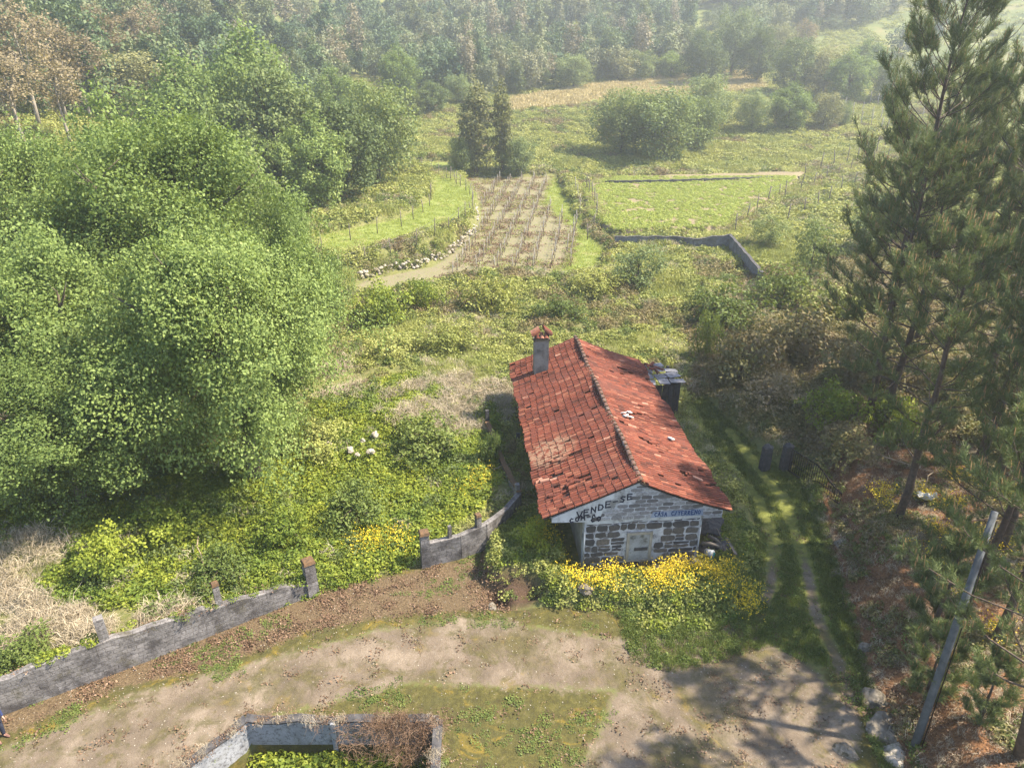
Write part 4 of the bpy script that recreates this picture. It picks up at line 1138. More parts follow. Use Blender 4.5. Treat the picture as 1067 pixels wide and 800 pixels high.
# find lean so that the top shows near (1026, 560)
best = None
for H in (8.6,):
    for tx in np.arange(0, 3, 0.05):
        for ty in np.arange(-1, 2, 0.1):
            p = proj(pb[0] + tx, pb[1] + ty, pzb + H); e_ = abs(p[0] - 1036) + abs(p[1] - 500)
            if best is None or e_ < best[0]: best = (e_, tx, ty, H)
print('pole', best, proj(*pb, pzb))
mb = MB(); mb.tube([(0, 0, -0.8), (best[1] * .5, best[2] * .5, best[3] * .5), (best[1], best[2], best[3])], [0.14, 0.12, 0.10], 14); mb.build('shaft', M['pole'], pe)
top_ = Vector((best[1], best[2], best[3]))
mb = MB(); mb.tube([(0.17, -0.10, -0.3), (best[1] * .5 + 0.14, best[2] * .5 - 0.1, best[3] * .5), (best[1] + 0.1, best[2] - 0.1, best[3] - .3)], 0.02, 5); mb.build('conduit', M['iron'], pe)

# ------------------------------------------------------------------ broadleaf trees
tree_proto('oak1', 7, 15, 0.9, 75, 130000, 0.17, 'leaf_oak', seed=11, spread=0.30, r0=0.42, per=12, flat=0.6, lr=(0.12, 0.30), shell=(0.72, 1.03), rough=0.75, gap=0.33)
tree_proto('oak2', 6.5, 13, 0.7, 60, 115000, 0.17, 'leaf_oak', seed=12, spread=0.30, r0=0.38, per=12, flat=0.6, lr=(0.13, 0.30), shell=(0.72, 1.03), rough=0.75, gap=0.33)
tree_proto('elm', 5, 12, -0.6, 34, 20000, 0.32, 'leaf_oak', seed=13, spread=0.3, r0=0.3, per=8, lr=(0.18, 0.32))
tree_proto('dark', 5, 12, -0.6, 32, 19000, 0.32, 'leaf_dark', seed=14, spread=0.3, r0=0.3, per=8, lr=(0.18, 0.32))
tree_proto('willow', 4.5, 10, -0.8, 20, 15000, 0.30, 'leaf_willow', seed=15, spread=0.32, r0=0.25, per=8, lr=(0.30, 0.46))
tree_proto('willow2', 4.5, 10, -0.8, 16, 12000, 0.32, 'leaf_willow', seed=25, spread=0.36, r0=0.25, per=8, lr=(0.28, 0.5))
tree_proto('poplar', 1.6, 11, -0.6, 16, 5200, 0.32, 'leaf_olive', seed=16, spread=0.22, r0=0.2, per=7, lr=(0.45, 0.6), flat=1.4)
tree_proto('thin', 3.2, 15, 5, 14, 3000, 0.34, 'leaf_brown', 'pale_bark', seed=17, spread=0.4, r0=0.2, per=6, lr=(0.22, 0.34))
tree_proto('olive', 4.5, 11, -0.4, 18, 11000, 0.34, 'leaf_olive', seed=18, spread=0.35, r0=0.26, per=7)
tree_proto('bush1', 1.5, 1.6, -0.2, 9, 3600, 0.15, 'lush', seed=21, spread=0.12, r0=0.04, per=8)
tree_proto('bush2', 1.5, 1.6, -0.2, 8, 3000, 0.15, 'bramble', seed=22, spread=0.13, r0=0.04, per=8)
tree_proto('bush3', 1.5, 1.6, -0.2, 8, 2600, 0.15, 'scrub', seed=23, spread=0.15, r0=0.04, per=8)
tree_proto('bush4', 1.5, 1.6, -0.2, 8, 3000, 0.15, 'weed', seed=24, spread=0.13, r0=0.04, per=8)
tree_proto('young', 1.5, 4, 0.1, 10, 3200, 0.16, 'leaf_willow', seed=26, spread=0.2, r0=0.06, per=7)
tree_proto('redbush', 1.5, 1.6, -0.1, 8, 1400, 0.14, 'leaf_brown', 'twig', seed=27, spread=0.18, r0=0.04, per=6)

GT = 'leafy trees on the left slope'
tree_px('oak1', 'oak_tree', 240, 500, 215, 250, 'big bright green oak nearest the red roofed house, its crown overhanging the brush', GT)
tree_px('oak2', 'oak_tree', 62, 530, 360, 225, 'bright green oak at the left edge above the brown leaf patch and block wall', GT)
tree_px('oak2', 'oak_tree', 45, 470, 225, 250, 'broad green oak at the left edge behind the lowest oak', GT)
tree_px('oak1', 'oak_tree', 175, 395, 92, 265, 'tall spreading oak behind the nearest oak, left of the mown terrace', GT)
tree_px('oak1', 'oak_tree', 15, 385, 110, 220, 'tall pale green oak against the left edge below the thin brown trees', GT)
tree_px('oak2', 'oak_tree', 300, 400, 205, 120, 'rounded oak at the right side of the oak clump facing the bramble meadow', GT)
tree_px('elm', 'leafy_tree', 130, 300, 95, 110, 'soft green tree rising between the two tall oaks', GT)
tree_px('dark', 'leafy_tree', 288, 212, 62, 105, 'dark green tree with deep shade at the top left corner of the mown terrace', GT)
tree_px('elm', 'leafy_tree', 258, 190, 26, 120, 'tallest rounded tree in the upper left against the far forest', GT)
tree_px('elm', 'leafy_tree', 190, 205, 58, 110, 'pale green tree left of the tallest rounded tree', GT)
tree_px('dark', 'leafy_tree', 350, 208, 96, 96, 'dense green tree leaning over the mown terrace', GT)
tree_px('willow', 'leafy_tree', 390, 192, 78, 86, 'light green tree at the right end of the left tree belt', GT)
tree_px('elm', 'leafy_tree', 326, 218, 120, 80, 'low bushy tree above the terrace posts', GT)
tree_px('olive', 'leafy_tree', 130, 120, 45, 90, 'olive green tree just right of the thin brown trees', GT)
tree_px('elm', 'leafy_tree', 352, 140, 70, 60, 'small bright tree behind the light green terrace tree', GT)
tree_px('dark', 'leafy_tree', 235, 260, 130, 110, 'shaded tree filling the gap behind the tall spreading oak', GT)
GB = 'thin brown trees on the upper left slope'
for i, (u, vb, vt, wp, lab) in enumerate([(20, 128, -10, 60, 'thin pale trunked tree at the top left corner'), (52, 118, 5, 52, 'thin brown tree second from the top left corner'), (80, 122, 18, 55, 'thin brown tree with bare lower trunk third from the top left corner'), (8, 150, 40, 60, 'brown leaved tree low against the left edge'), (108, 95, 0, 50, 'thin brown tree beside the olive green tree'), (60, 150, 52, 52, 'short brown tree in front of the thin brown trees'), (150, 85, -5, 44, 'slim tree at the top between the brown trees and the tallest rounded tree')]):
    tree_px('thin', 'eucalyptus_tree', u, vb, vt, wp, lab, GB)
# field trees
GF = 'trees standing in the far meadows'
for (k, u, vb, vt, wp, lab) in [
    ('poplar', 495, 182, 80, 30, 'ivy covered poplar, left one of the pair behind the vineyard'),
    ('poplar', 523, 180, 80, 19, 'slim ivy covered poplar, right one of the pair behind the vineyard'),
    ('willow2', 538, 181, 142, 36, 'round pale bush at the foot of the poplar pair'),
    ('willow', 482, 181, 140, 30, 'low green bush left of the poplar pair'),
    ('willow', 650, 160, 88, 66, 'pale willow at the left of the meadow clump'),
    ('willow2', 690, 166, 90, 84, 'widest bushy willow in the middle of the meadow clump'),
    ('willow', 728, 158, 98, 46, 'bushy willow at the right of the meadow clump'),
    ('willow', 740, 136, 74, 52, 'willow behind the meadow clump beside the golden field'),
    ('willow2', 786, 138, 94, 38, 'small round tree alone between the willow clump and the green pair'),
    ('elm', 824, 136, 86, 48, 'round green tree, left of the pair at the meadow edge'),
    ('olive', 861, 134, 94, 32, 'yellowish ivy clad tree at the right of the meadow row'),
    ('willow', 878, 132, 104, 22, 'smallest bush at the right end of the meadow row'),
    ('elm', 886, 108, 52, 52, 'pale round tree below the green hillside'),
    ('willow2', 926, 104, 62, 34, 'small yellow green tree beside the hillside vine posts'),
    ('olive', 862, 100, 46, 42, 'rusty tinted tree left of the pale round tree'),
    ('dark', 735, 88, 28, 50, 'dark rounded tree on the far side of the golden field'),
    ('willow', 766, 80, 4, 46, 'tallest silvery tree rising over the far forest edge'),
    ('dark', 792, 86, 26, 42, 'dark tree right of the tallest silvery tree'),
    ('dark', 830, 98, 36, 50, 'dark green tree behind the green pair'),
    ('willow', 598, 92, 55, 36, 'rounded pale tree at the left end of the golden field'),
    ('dark', 537, 98, 70, 24, 'small dark green tree at the near corner of the golden field'),
    ('olive', 645, 84, 50, 40, 'olive green tree behind the middle of the golden field'),
    ('willow2', 668, 84, 52, 34, 'pale green tree behind the golden field, right of the olive one'),
    ('elm', 700, 82, 54, 34, 'green tree behind the golden field near its right end'),
    ('elm', 415, 108, 46, 44, 'green tree behind the light green terrace tree'),
    ('dark', 450, 118, 84, 34, 'dark hedge tree behind the upper meadow'),
    ('willow', 478, 108, 76, 30, 'grey green hedge tree left of the small dark tree'),
    ('dark', 432, 122, 92, 30, 'low dark tree at the left corner of the upper meadow'),
    ('dark', 565, 92, 70, 20, 'small shrubby tree between the dark and the rounded pale tree'),
    ('elm', 905, 84, 40, 36, 'green tree at the foot of the bright hillside'),
    ('olive', 810, 72, 22, 36, 'olive tinted tree high behind the dark trees'),
    ('thin', 840, 66, 18, 26, 'thin brown tree standing against the bright hillside'),
]: tree_px(k, 'willow_tree' if 'willow' in k else 'poplar_tree' if k == 'poplar' else 'leafy_tree', u, vb, vt, wp, lab, GF)

# ------------------------------------------------------------------ pines
def pine_proto(key, H, z0, Lmax, seed, dens=1.0, candles=0.3):
    r = np.random.default_rng(seed); rr = random.Random(seed)
    mb = MB(); lean = [(0, 0, -0.5)]
    x = y = 0.0
    for i in range(1, 9):
        x += rr.uniform(-.5, .5) * 0.018 * H; y += rr.uniform(-.5, .5) * 0.018 * H
        lean.append((x, y, H * i / 8))
    r0 = 0.012 * H + 0.05
    mb.tube(lean, [r0 * (1 - 0.93 * i / 8) for i in range(9)], 9)
    def at(z):
        f = z / H * 8; i = min(7, int(f)); a = Vector(lean[i]) if i > 0 else Vector((0, 0, 0)); b_ = Vector(lean[i + 1]); return a.lerp(b_, f - i)
    S = []; D = []; cand = []
    z = z0
    while z < H - 0.3:
        f = (z - z0) / (H - z0)
        nb = rr.choice([4, 5, 5, 6]) if f < 0.9 else 4
        th0 = rr.uniform(0, 6.28)
        for k in range(nb):
            if rr.random() < 0.16 and f < 0.85: continue
            th = th0 + k * 6.283 / nb + rr.uniform(-.25, .25)
            L = Lmax * (max(0.0, 1 - f ** 2.3) * 0.84 + 0.16) * rr.uniform(0.42, 1.2) * (0.6 + 0.4 * min(1, f * 3))
            el = 0.10 + 0.70 * f + rr.uniform(-.28, .3)
            dirv = Vector((math.cos(th) * math.cos(el), math.sin(th) * math.cos(el), math.sin(el)))
            p0 = at(z); p1 = p0 + dirv * L * 0.5; p2 = p0 + dirv * L * 0.85 + Vector((0, 0, 0.10 * L)); p3 = p0 + dirv * L + Vector((0, 0, 0.22 * L))
            rb = max(0.010, r0 * 0.17 * (1 - f) + 0.010)
            mb.tube([p0, p1, p2, p3], [rb, rb * .75, rb * .5, rb * .25], 5, False)
            ns = int((5 + 11 * L / Lmax) * dens)
            for q in range(ns):
                g_ = rr.uniform(0.5, 1.0); base_ = p0.lerp(p1, g_ / 0.5) if g_ < 0.5 else p1.lerp(p2, (g_ - .5) / .35) if g_ < 0.85 else p2.lerp(p3, (g_ - .85) / .15)
                sd_ = dirv.cross(Vector((0, 0, 1))).normalized() * rr.choice([-1, 1])
                tl = rr.uniform(0.25, 0.85) * (1.15 - g_ * .55) * min(1.0, L / 2.0)
                td = (sd_ * rr.uniform(.3, 1) + dirv * rr.uniform(.4, 1) + Vector((0, 0, rr.uniform(-.1, .7)))).normalized()
                e_ = base_ + td * tl
                mb.tube([base_, e_], [0.014, 0.008], 3, False)
                nsh = 2 if tl > 0.45 else 1
                for s_ in range(nsh + 1):
                    pp = base_.lerp(e_, 0.45 + 0.55 * s_ / max(nsh, 1)); ud = (td + Vector((rr.uniform(-.6, .6), rr.uniform(-.6, .6), rr.uniform(0.1, 1.3)))).normalized()
                    S.append(pp[:]); D.append(ud[:])
                    if rr.random() < candles * (0.35 + f): cand.append((pp + ud * 0.3)[:])
            S.append(p3[:]); D.append((dirv + Vector((0, 0, .8))).normalized()[:]); cand.append((p3 + Vector((0, 0, .22)))[:])
        z += (1.0 - 0.35 * f) * rr.uniform(0.75, 1.25)
    tp = Vector(lean[-1])
    for k in range(6): S.append((tp - Vector((0, 0, 0.22 * k)))[:]); D.append((0.1 * math.cos(k * 2), .1 * math.sin(k * 2), 1))
    cand.append((tp + Vector((0, 0, .3)))[:])
    S = np.array(S); D = np.array(D); D /= np.linalg.norm(D, axis=1, keepdims=True)
    nn = 34
    Sx = np.repeat(S, nn, 0); Dx = np.repeat(D, nn, 0); n = len(Sx)
    tw = np.repeat(r.random(len(S)), nn)
    a = np.cross(Dx, r.normal(size=(n, 3))); a /= np.linalg.norm(a, axis=1, keepdims=True) + 1e-9
    t_ = r.uniform(-0.12, 0.40, n)[:, None]
    B = Sx + Dx * t_
    nd = Dx * r.uniform(0.7, 1.3, n)[:, None] + a * r.uniform(0.4, 1.1, n)[:, None]; nd /= np.linalg.norm(nd, axis=1, keepdims=True)
    ln = r.uniform(0.15, 0.27, n)[:, None]
    wv = np.cross(nd, r.normal(size=(n, 3))); wv /= np.linalg.norm(wv, axis=1, keepdims=True) + 1e-9
    wv = wv * 0.0085
    T = B + nd * ln
    V = np.stack([B - wv, B + wv, T + wv * 0.5, T - wv * 0.5], 1).reshape(-1, 3)
    nm = np_mesh(key + '_needles', V, np.arange(4 * n).reshape(-1, 4), M['needle'], np.clip(0.55 * tw + 0.45 * r.random(n), 0, 1))
    cb = MB()
    for c_ in cand:
        h_ = rr.uniform(0.12, 0.34); c_ = Vector(c_); cb.cr = rr.random()
        cb.tube([c_ - Vector((0, 0, 0.05)), c_ + Vector((rr.uniform(-.03, .03), rr.uniform(-.03, .03), h_))], [0.022, 0.012], 4, False)
    PROTO[key] = (mb.mesh(key + '_trunk', M['pine_bark']), nm, cb.mesh(key + '_shoots', M['candle']), H)
def place_pine(key, x, y, H, label, group='pines on the right bank', lean=(0, 0), spread=1.0):
    tm, nm, cm, h1 = PROTO[key]
    e = empty('pine_tree', (x, y, G(x, y)), 0, label, 'pine', group)
    k = H / h1; e.scale = (k * spread, k * spread, k); e.rotation_euler = (lean[1], lean[0], random.uniform(0, 6.28) if lean == (0, 0) else 0)
    link(bpy.data.objects.new('trunk', tm), e); link(bpy.data.objects.new('crown', nm), e); link(bpy.data.objects.new('young_shoots', cm), e)
    return e
pine_proto('pineA', 18, 4.5, 5.2, 31, 1.25, 0.30)
pine_proto('pineB', 15, 3.6, 4.8, 32, 1.2, 0.35)
pine_proto('pineD', 14, 2.0, 5.2, 34, 1.1, 0.35)
pine_proto('pineC', 4, 0.5, 1.3, 33, 1.2, 0.15)
q = pz(935, 541, 1.2)
place_pine('pineB', q[0], q[1], 13.5, 'pine whose bare dark trunk stands on the brown needle slope beside the white sheet')
place_pine('pineA', 23.8, 42, 23.0, 'tallest pine whose top reaches the upper edge of the picture', spread=0.85)
place_pine('pineB', 20.6, 36.0, 15.0, 'pine with many upright pale shoots below the tallest pine')
place_pine('pineA', 25.0, 32.5, 18.5, 'big dark pine at the right edge beside the tallest pine', spread=0.85)
place_pine('pineA', 21.6, 25.0, 14.5, 'dense pine filling the right edge at mid height', spread=0.8)
place_pine('pineB', 18.3, 20.0, 12.0, 'pine at the right edge just behind the leaning pole', spread=0.9)
place_pine('pineB', 16.2, 15.2, 12.5, 'nearest pine with a leaning trunk in the lower right corner', lean=(-0.12, 0))
place_pine('pineB', 23.4, 29.0, 15.5, 'bushy pine at the right edge in front of the big dark one', spread=1.0)
place_pine('pineA', 28.0, 37.5, 21.5, 'tall bushy pine cut by the right edge near the top corner', spread=1.0)
place_pine('pineB', 25.0, 24.5, 16.0, 'bushy pine cut by the right edge above the lower right corner', spread=1.0)
place_pine('pineD', 21.8, 36.5, 14.5, 'broad low-branched pine behind the bare dark trunk', spread=1.0)
place_pine('pineD', 19.6, 23.2, 11.0, 'low-branched pine at the right edge above the young pines', spread=1.0)
place_pine('pineC', 14.75, 17.9, 3.3, 'small young pine right at the foot of the leaning pole', 'young pines')
place_pine('pineC', 15.6, 16.4, 2.9, 'small young pine in the lower right corner', 'young pines')
place_pine('pineC', 16.2, 20.5, 4.2, 'taller young pine half way up behind the leaning pole', 'young pines')
for i, (x, y, H, lab) in enumerate([(30, 27, 16, 'pine standing further up the bank behind the dense pine'), (29, 47, 18, 'pine on the right behind the tallest pine'), (35, 33, 16, 'pine highest on the bank at the right'), (31, 42, 17, 'pine high on the bank beyond the right edge')]):
    place_pine('pineA' if i % 2 else 'pineB', x, y, H, lab, spread=0.9)

# ------------------------------------------------------------------ single bushes
GBU = 'bushes in the overgrown meadow'
def bush(key, u, v, wpx, hpx, lab, cat='bush', grp=GBU):
    x, y = px(u, v); z = G(x, y); d = y * CP - (z - CAMH) * SP
    place_tree(key, 'bramble_bush' if cat == 'bush' else 'young_tree', x, y, wpx / 2 / F * d, hpx / F * d * 1.05, lab, grp, cat=cat, z=z, sink=0.1)
for a in [('young', 664, 300, 50, 46, 'round bright bush standing alone in front of the far concrete wall'),
          ('bush2', 512, 322, 62, 34, 'domed bush in the meadow below the front vineyard posts'),
          ('bush1', 398, 336, 60, 34, 'dark green bush between the oak clump and the stone terrace end'),
          ('bush1', 440, 318, 44, 24, 'low bush right of the dark one at the terrace end'),
          ('bush4', 755, 338, 74, 34, 'dark domed thicket behind the ruined shed'),
          ('bush2', 622, 304, 50, 22, 'flat shaded bush left of the round bright bush'),
          ('bush4', 815, 318, 66, 36, 'dark green thicket below the end of the concrete wall'),
          ('bush2', 862, 330, 60, 34, 'pale thicket right of the dark one below the wall end'),
          ('bush2', 410, 372, 50, 26, 'small mound bush beside the right edge of the oaks'),
          ('bush4', 372, 540, 66, 34, 'smooth dark green mound above the block wall gap'),
          ('bush1', 300, 560, 64, 30, 'leafy bush behind the rusty topped pillar'),
          ('bush4', 446, 470, 70, 34, 'green bush left of the ivy-grown post'),
          ('bush2', 330, 470, 60, 30, 'bush at the foot of the nearest oak'),
          ('bush3', 770, 395, 80, 52, 'brown tinged thicket right of the ruined shed'),
          ('bush3', 830, 372, 90, 50, 'largest brown and green thicket on the right slope'),
          ('redbush', 800, 425, 70, 36, 'dry brown purple bush above the gateposts'),
          ('bush4', 735, 372, 26, 44, 'dark upright bush just behind the shed corner'),
          ('bush1', 868, 440, 56, 34, 'yellow green bush above the iron gate'),
          ('bush3', 900, 400, 80, 46, 'thicket under the pines right of the dry bush'),
          ('bush3', 880, 470, 60, 30, 'low scrub behind the iron gate'),
          ('bush1', 925, 455, 60, 40, 'bright scrub behind the bare pine trunk'),
          ('bush4', 512, 480, 24, 30, 'ivy bush on the end of the low wall'),
          ('bush1', 556, 566, 34, 26, 'green bush at the left corner of the house'),
          ('bush4', 232, 600, 60, 26, 'grey green bush behind the middle of the block wall'),
          ('bush1', 110, 592, 66, 34, 'yellow green bush right of the brown leaf patch'),
          ('bush4', 25, 690, 60, 30, 'grey green bush behind the left end of the block wall'),
          ('bush1', 170, 560, 70, 30, 'bright bush under the lower edge of the nearest oak'),
          ('bush3', 700, 590, 34, 18, 'small scrub at the foot of the gable wall'),
          ('bush4', 585, 330, 50, 20, 'low mound behind the chimney'),
          ('bush2', 470, 360, 56, 22, 'low mound left of the chimney'),
          ]: bush(*a)
bush('young', 842, 292, 40, 66, 'young pale tree on the right terraces beyond the concrete wall', 'young tree')
bush('young', 800, 258, 34, 34, 'small pale tree near the bend of the concrete wall', 'young tree')
bush('young', 905, 262, 50, 60, 'young tree half hidden by the pine on the right terraces', 'young tree')
bush('bush2', 430, 182, 40, 14, 'hedge bush at the far end of the mown terrace')

# ------------------------------------------------------------------ vines, stakes and terrace posts
def stake_mesh(h, w_, seed):
    r = random.Random(seed); mb = MB(); mb.tube([(0, 0, -0.25), (r.uniform(-.04, .04), r.uniform(-.04, .04), h * .5), (r.uniform(-.1, .1), r.uniform(-.1, .1), h)], [w_, w_ * .95, w_ * .85], 5)
    return mb
stakes = [stake_mesh(1.7, 0.046, i).mesh('stake', M['post']) for i in range(3)]
dstakes = [stake_mesh(1.6, 0.05, 7 + i).mesh('dark_stake', M['wood']) for i in range(3)]
def vine_mesh(seed):
    r = random.Random(seed); mb = MB()
    p = [(0, 0, -0.1)]
    for k in range(1, 4): p.append((r.uniform(-.07, .07) * k, r.uniform(-.07, .07) * k, 0.28 * k))
    mb.tube(p, [0.045, 0.04, 0.032, 0.028], 5)
    for s in (-1, 1):
        q_ = [p[-1], (p[-1][0] + r.uniform(-.1, .1), s * 0.4, 0.95), (r.uniform(-.1, .1), s * 0.85, 0.98)]
        mb.tube(q_, [0.022, 0.018, 0.012], 4)
        for k in range(6):
            f = r.uniform(0, 1); b_ = Vector(q_[1]).lerp(Vector(q_[2]), f)
            mb.tube([b_, b_ + Vector((r.uniform(-.1, .1), r.uniform(-.1, .1), r.uniform(.1, .35)))], [0.010, 0.006], 3)
    nt_ = mb.mesh('vine_stock', M['litter'])
    return nt_
vines = [vine_mesh(i) for i in range(4)]
vleaf = [clump('vine_leaves', 46, 0.42, 0.34, 0.11, 'leaf_brown', 60 + i) for i in range(3)]
VD = Vector((0.11, 1, 0)).normalized(); r = random.Random(12)
ORD = ['', 'first', 'second', 'third', 'fourth', 'fifth', 'sixth', 'seventh', 'eighth', 'ninth', 'tenth', 'eleventh', 'twelfth', 'thirteenth', 'fourteenth', 'fifteenth', 'sixteenth', 'seventeenth', 'eighteenth', 'nineteenth', 'twentieth']
ORD += ['twenty-' + q_ for q_ in ORD[1:10]] + ['thirtieth'] + ['thirty-' + q_ for q_ in ORD[1:10]]
rows = [(-7.6 + 1.95 * k) for k in range(8)]
npst = nvin = 0
for k, x0 in enumerate(rows):
    ys = 69.5 + r.uniform(-.5, .5)
    i = 0; cnt = 0; cv = 1
    wires = []
    while True:
        yy = ys + 1.25 * i; xx = x0 + 0.11 * (yy - 72)
        if yy > 122: break
        P = np.array([xx]), np.array([yy])
        if inside(VINEY, *P)[0]:
            if i % 2 == 0 and npst < 180:
                o = link(bpy.data.objects.new('vineyard_stake', stakes[npst % 3])); o.location = (xx + r.uniform(-.1, .1), yy, G(xx, yy)); o.rotation_euler = (r.uniform(-.04, .04), r.uniform(-.04, .04), r.uniform(0, 6)); npst += 1
                cnt += 1; tag(o, 'pale stake, %s from the near end of the %s vineyard row from the left' % (ORD[cnt], ORD[k + 1]), 'stake', 'vineyard stakes'); wires.append(Vector(o.location) + Vector((0, 0, 1.05)))
            else:
                e = empty('grape_vine', (xx + r.uniform(-.1, .1), yy, G(xx, yy)), r.uniform(-.2, .2), 'bare brown vine, %s from the near end of the %s vineyard row from the left' % (ORD[cv], ORD[k + 1]), 'vine', 'vines of the vineyard'); cv += 1
                link(bpy.data.objects.new('stock', vines[nvin % 4]), e); l_ = link(bpy.data.objects.new('leaves', vleaf[nvin % 3]), e); l_.location = (0, 0, 0.85); nvin += 1
        i += 1
    if len(wires) > 2:
        mb = MB(); o_ = wires[0]; mb.tube([w_ - o_ for w_ in wires], 0.012, 3, False)
        o = mb.build('trellis_wire', M['wire']); o.location = o_
        tag(o, 'trellis wire of the vineyard row number %s counted from the left' % ['one', 'two', 'three', 'four', 'five', 'six', 'seven', 'eight'][k], 'wire', 'trellis wires of the vineyard')
print('stakes', npst, 'vines', nvin)
def post_line(pts, n, meshes, name, label, group, s=1.0, wire=None, off=0.15):
    P = [px(*p) for p in pts]; L = [0]
    for a, b_ in zip(P[:-1], P[1:]): L.append(L[-1] + math.hypot(b_[0] - a[0], b_[1] - a[1]))
    out = []
    for i in range(n):
        d = L[-1] * i / max(1, n - 1); j = max(0, min(len(P) - 2, int(np.searchsorted(L, d, 'right')) - 1)); f = (d - L[j]) / (L[j + 1] - L[j])
        x = P[j][0] + (P[j + 1][0] - P[j][0]) * f + r.uniform(-off, off); y = P[j][1] + (P[j + 1][1] - P[j][1]) * f + r.uniform(-off, off)
        o = link(bpy.data.objects.new(name, meshes[i % len(meshes)])); o.location = (x, y, G(x, y)); k = s * r.uniform(0.85, 1.15); o.scale = (s, s, k)
        o.rotation_euler = (r.uniform(-.06, .06), r.uniform(-.06, .06), r.uniform(0, 6)); tag(o, ORD[i + 1] + ' ' + label, 'post', group)
        out.append(Vector(o.location) + Vector((0, 0, 1.4 * k)))
    if wire:
        mb = MB(); o_ = out[0]
        mb.tube([w_ - o_ for w_ in out], 0.014, 3, False); mb.tube([w_ - o_ - Vector((0, 0, .5)) for w_ in out], 0.014, 3, False)
        o = mb.build('fence_wire', M['wire']); o.location = o_; tag(o, wire, 'wire')
post_line([(352, 282), (395, 272), (405, 266), (450, 250), (475, 238), (494, 222), (492, 205), (470, 186)], 17, dstakes, 'terrace_post', 'dark post from the left along the outer edge of the mown terrace', 'posts along the mown terrace', 1.15, 'two wires strung along the outer posts of the mown terrace')
post_line([(336, 258), (378, 247), (420, 236), (446, 218), (450, 202)], 9, dstakes, 'vine_post', 'grey post from the left on the bank behind the mown terrace', 'posts on the terrace bank', 1.2)
post_line([(428, 176), (445, 178), (462, 184), (476, 192)], 7, dstakes, 'pergola_post', 'post from the left of the dark pergola beyond the mown terrace', 'pergola posts', 1.2, 'dark pergola wires at the far end of the mown terrace')
post_line([(590, 262), (600, 238), (604, 220), (600, 200)], 8, stakes, 'field_post', 'pale post from the near end beside the ditch right of the vineyard', 'posts along the ditch', 1.2)
post_line([(612, 250), (622, 235), (622, 215), (612, 196)], 8, dstakes, 'field_post', 'dark post from the near end between the ditch and the crop field', 'dark posts left of the crop field', 1.3, 'wires along the dark posts left of the crop field')
GTP = 'vine posts on the right terraces'
for i, ln in enumerate([[(764, 244), (800, 214), (812, 206)], [(800, 214), (850, 195), (905, 172), (950, 158)], [(820, 232), (860, 212), (900, 188)], [(880, 118), (910, 124), (945, 132)], [(888, 128), (915, 136), (950, 146)], [(905, 110), (930, 116), (960, 124)], [(838, 186), (880, 172), (930, 155)]]):
    post_line(ln, [5, 12, 7, 8, 8, 6, 9][i], stakes if i in (3, 4, 5) else dstakes, 'terrace_vine_post', 'vine post from the left of the %s line on the right terraces' % ['upper', 'long', 'lower', 'far', 'middle far', 'topmost', 'field edge'][i], GTP, 1.5 if i < 3 else 1.8, ['upper', 'long', 'lower', 'far', 'middle far', 'topmost', 'field edge'][i] + ' wires of the right terrace vines')

# vine tangles along terrace lines: twiggy growth
tangle = [clump('tangle_piece', 70, 0.8, 0.9, 0.14, 'leaf_brown', 80 + i) for i in range(2)] + [clump('tangle_leaf', 60, 0.7, 0.8, 0.15, 'bramble', 90)]
def line_points(lines, n, sp, seed):
    rr_ = np.random.default_rng(seed); X = []; Y = []
    for ln in lines:
        P = [px(*p) for p in ln]; Ls = [math.hypot(b_[0] - a[0], b_[1] - a[1]) for a, b_ in zip(P[:-1], P[1:])]
        for a, b_, L in zip(P[:-1], P[1:], Ls):
            m = max(2, int(n * L)); f = rr_.random(m); X.append(a[0] + (b_[0] - a[0]) * f + rr_.normal(0, sp, m)); Y.append(a[1] + (b_[1] - a[1]) * f + rr_.normal(0, sp, m))
    return np.concatenate(X), np.concatenate(Y), rr_
x, y, rr_ = line_points([[(800, 214), (850, 195), (905, 172), (950, 158)], [(764, 244), (800, 214)], [(838, 186), (930, 155)], [(606, 200), (622, 235)], [(440, 176), (476, 192)], [(596, 196), (640, 190)], [(372, 286), (440, 274), (482, 252)]], 2.2, 0.9, 4)
do_scatter('vine_tangle', x, y, rr_, tangle, 'brownish vine growth tangled along the terrace wires', 'vine growth', (0.5, 1.1), 0.4)

# ------------------------------------------------------------------ ground cover
gr_far = lambda x, y: np.clip(0.55 + (y - 25) / 70, 0.55, 1.7)
BR = [clump('bramble_piece', 80, 0.5, 0.42, 0.15, 'bramble', 101 + i) for i in range(4)]
LU = [clump('lush_piece', 90, 0.42, 0.40, 0.13, 'lush', 111 + i) for i in range(4)]
SCB = [clump('scrub_piece', 80, 0.45, 0.45, 0.13, 'scrub', 121 + i) for i in range(4)]
WD = [clump('weed_piece', 60, 0.28, 0.26, 0.10, 'weed', 131 + i) for i in range(3)]
GRB = [blades('grass_piece', 40, 0.25, 0.30, 0.018, 'weed', 141 + i) for i in range(3)]
STR = [blades('straw_piece', 40, 0.35, 0.45, 0.016, 'straw', 151 + i, 0.9) for i in range(3)]
LIT = [flat_leaves('litter_piece', 26, 0.5, 0.13, 'litter', 161 + i) for i in range(3)]
def zone(poly): return lambda x, y: inside(poly, x, y)
LUSHP = PZ([(-60, 730), (0, 728), (330, 616), (338, 614), (442, 589), (520, 520), (520, 430), (420, 400), (320, 440), (0, 540), (-200, 600)])
STRAWP = PZ([(-100, 640), (0, 600), (60, 640), (230, 640), (120, 680), (0, 700), (-120, 740)])
STRAW2 = PZ([(415, 440), (420, 425), (480, 410), (515, 418), (512, 440), (480, 452), (430, 450)])
STRAW3 = PZ([(318, 400), (350, 385), (390, 400), (370, 430), (330, 430)])
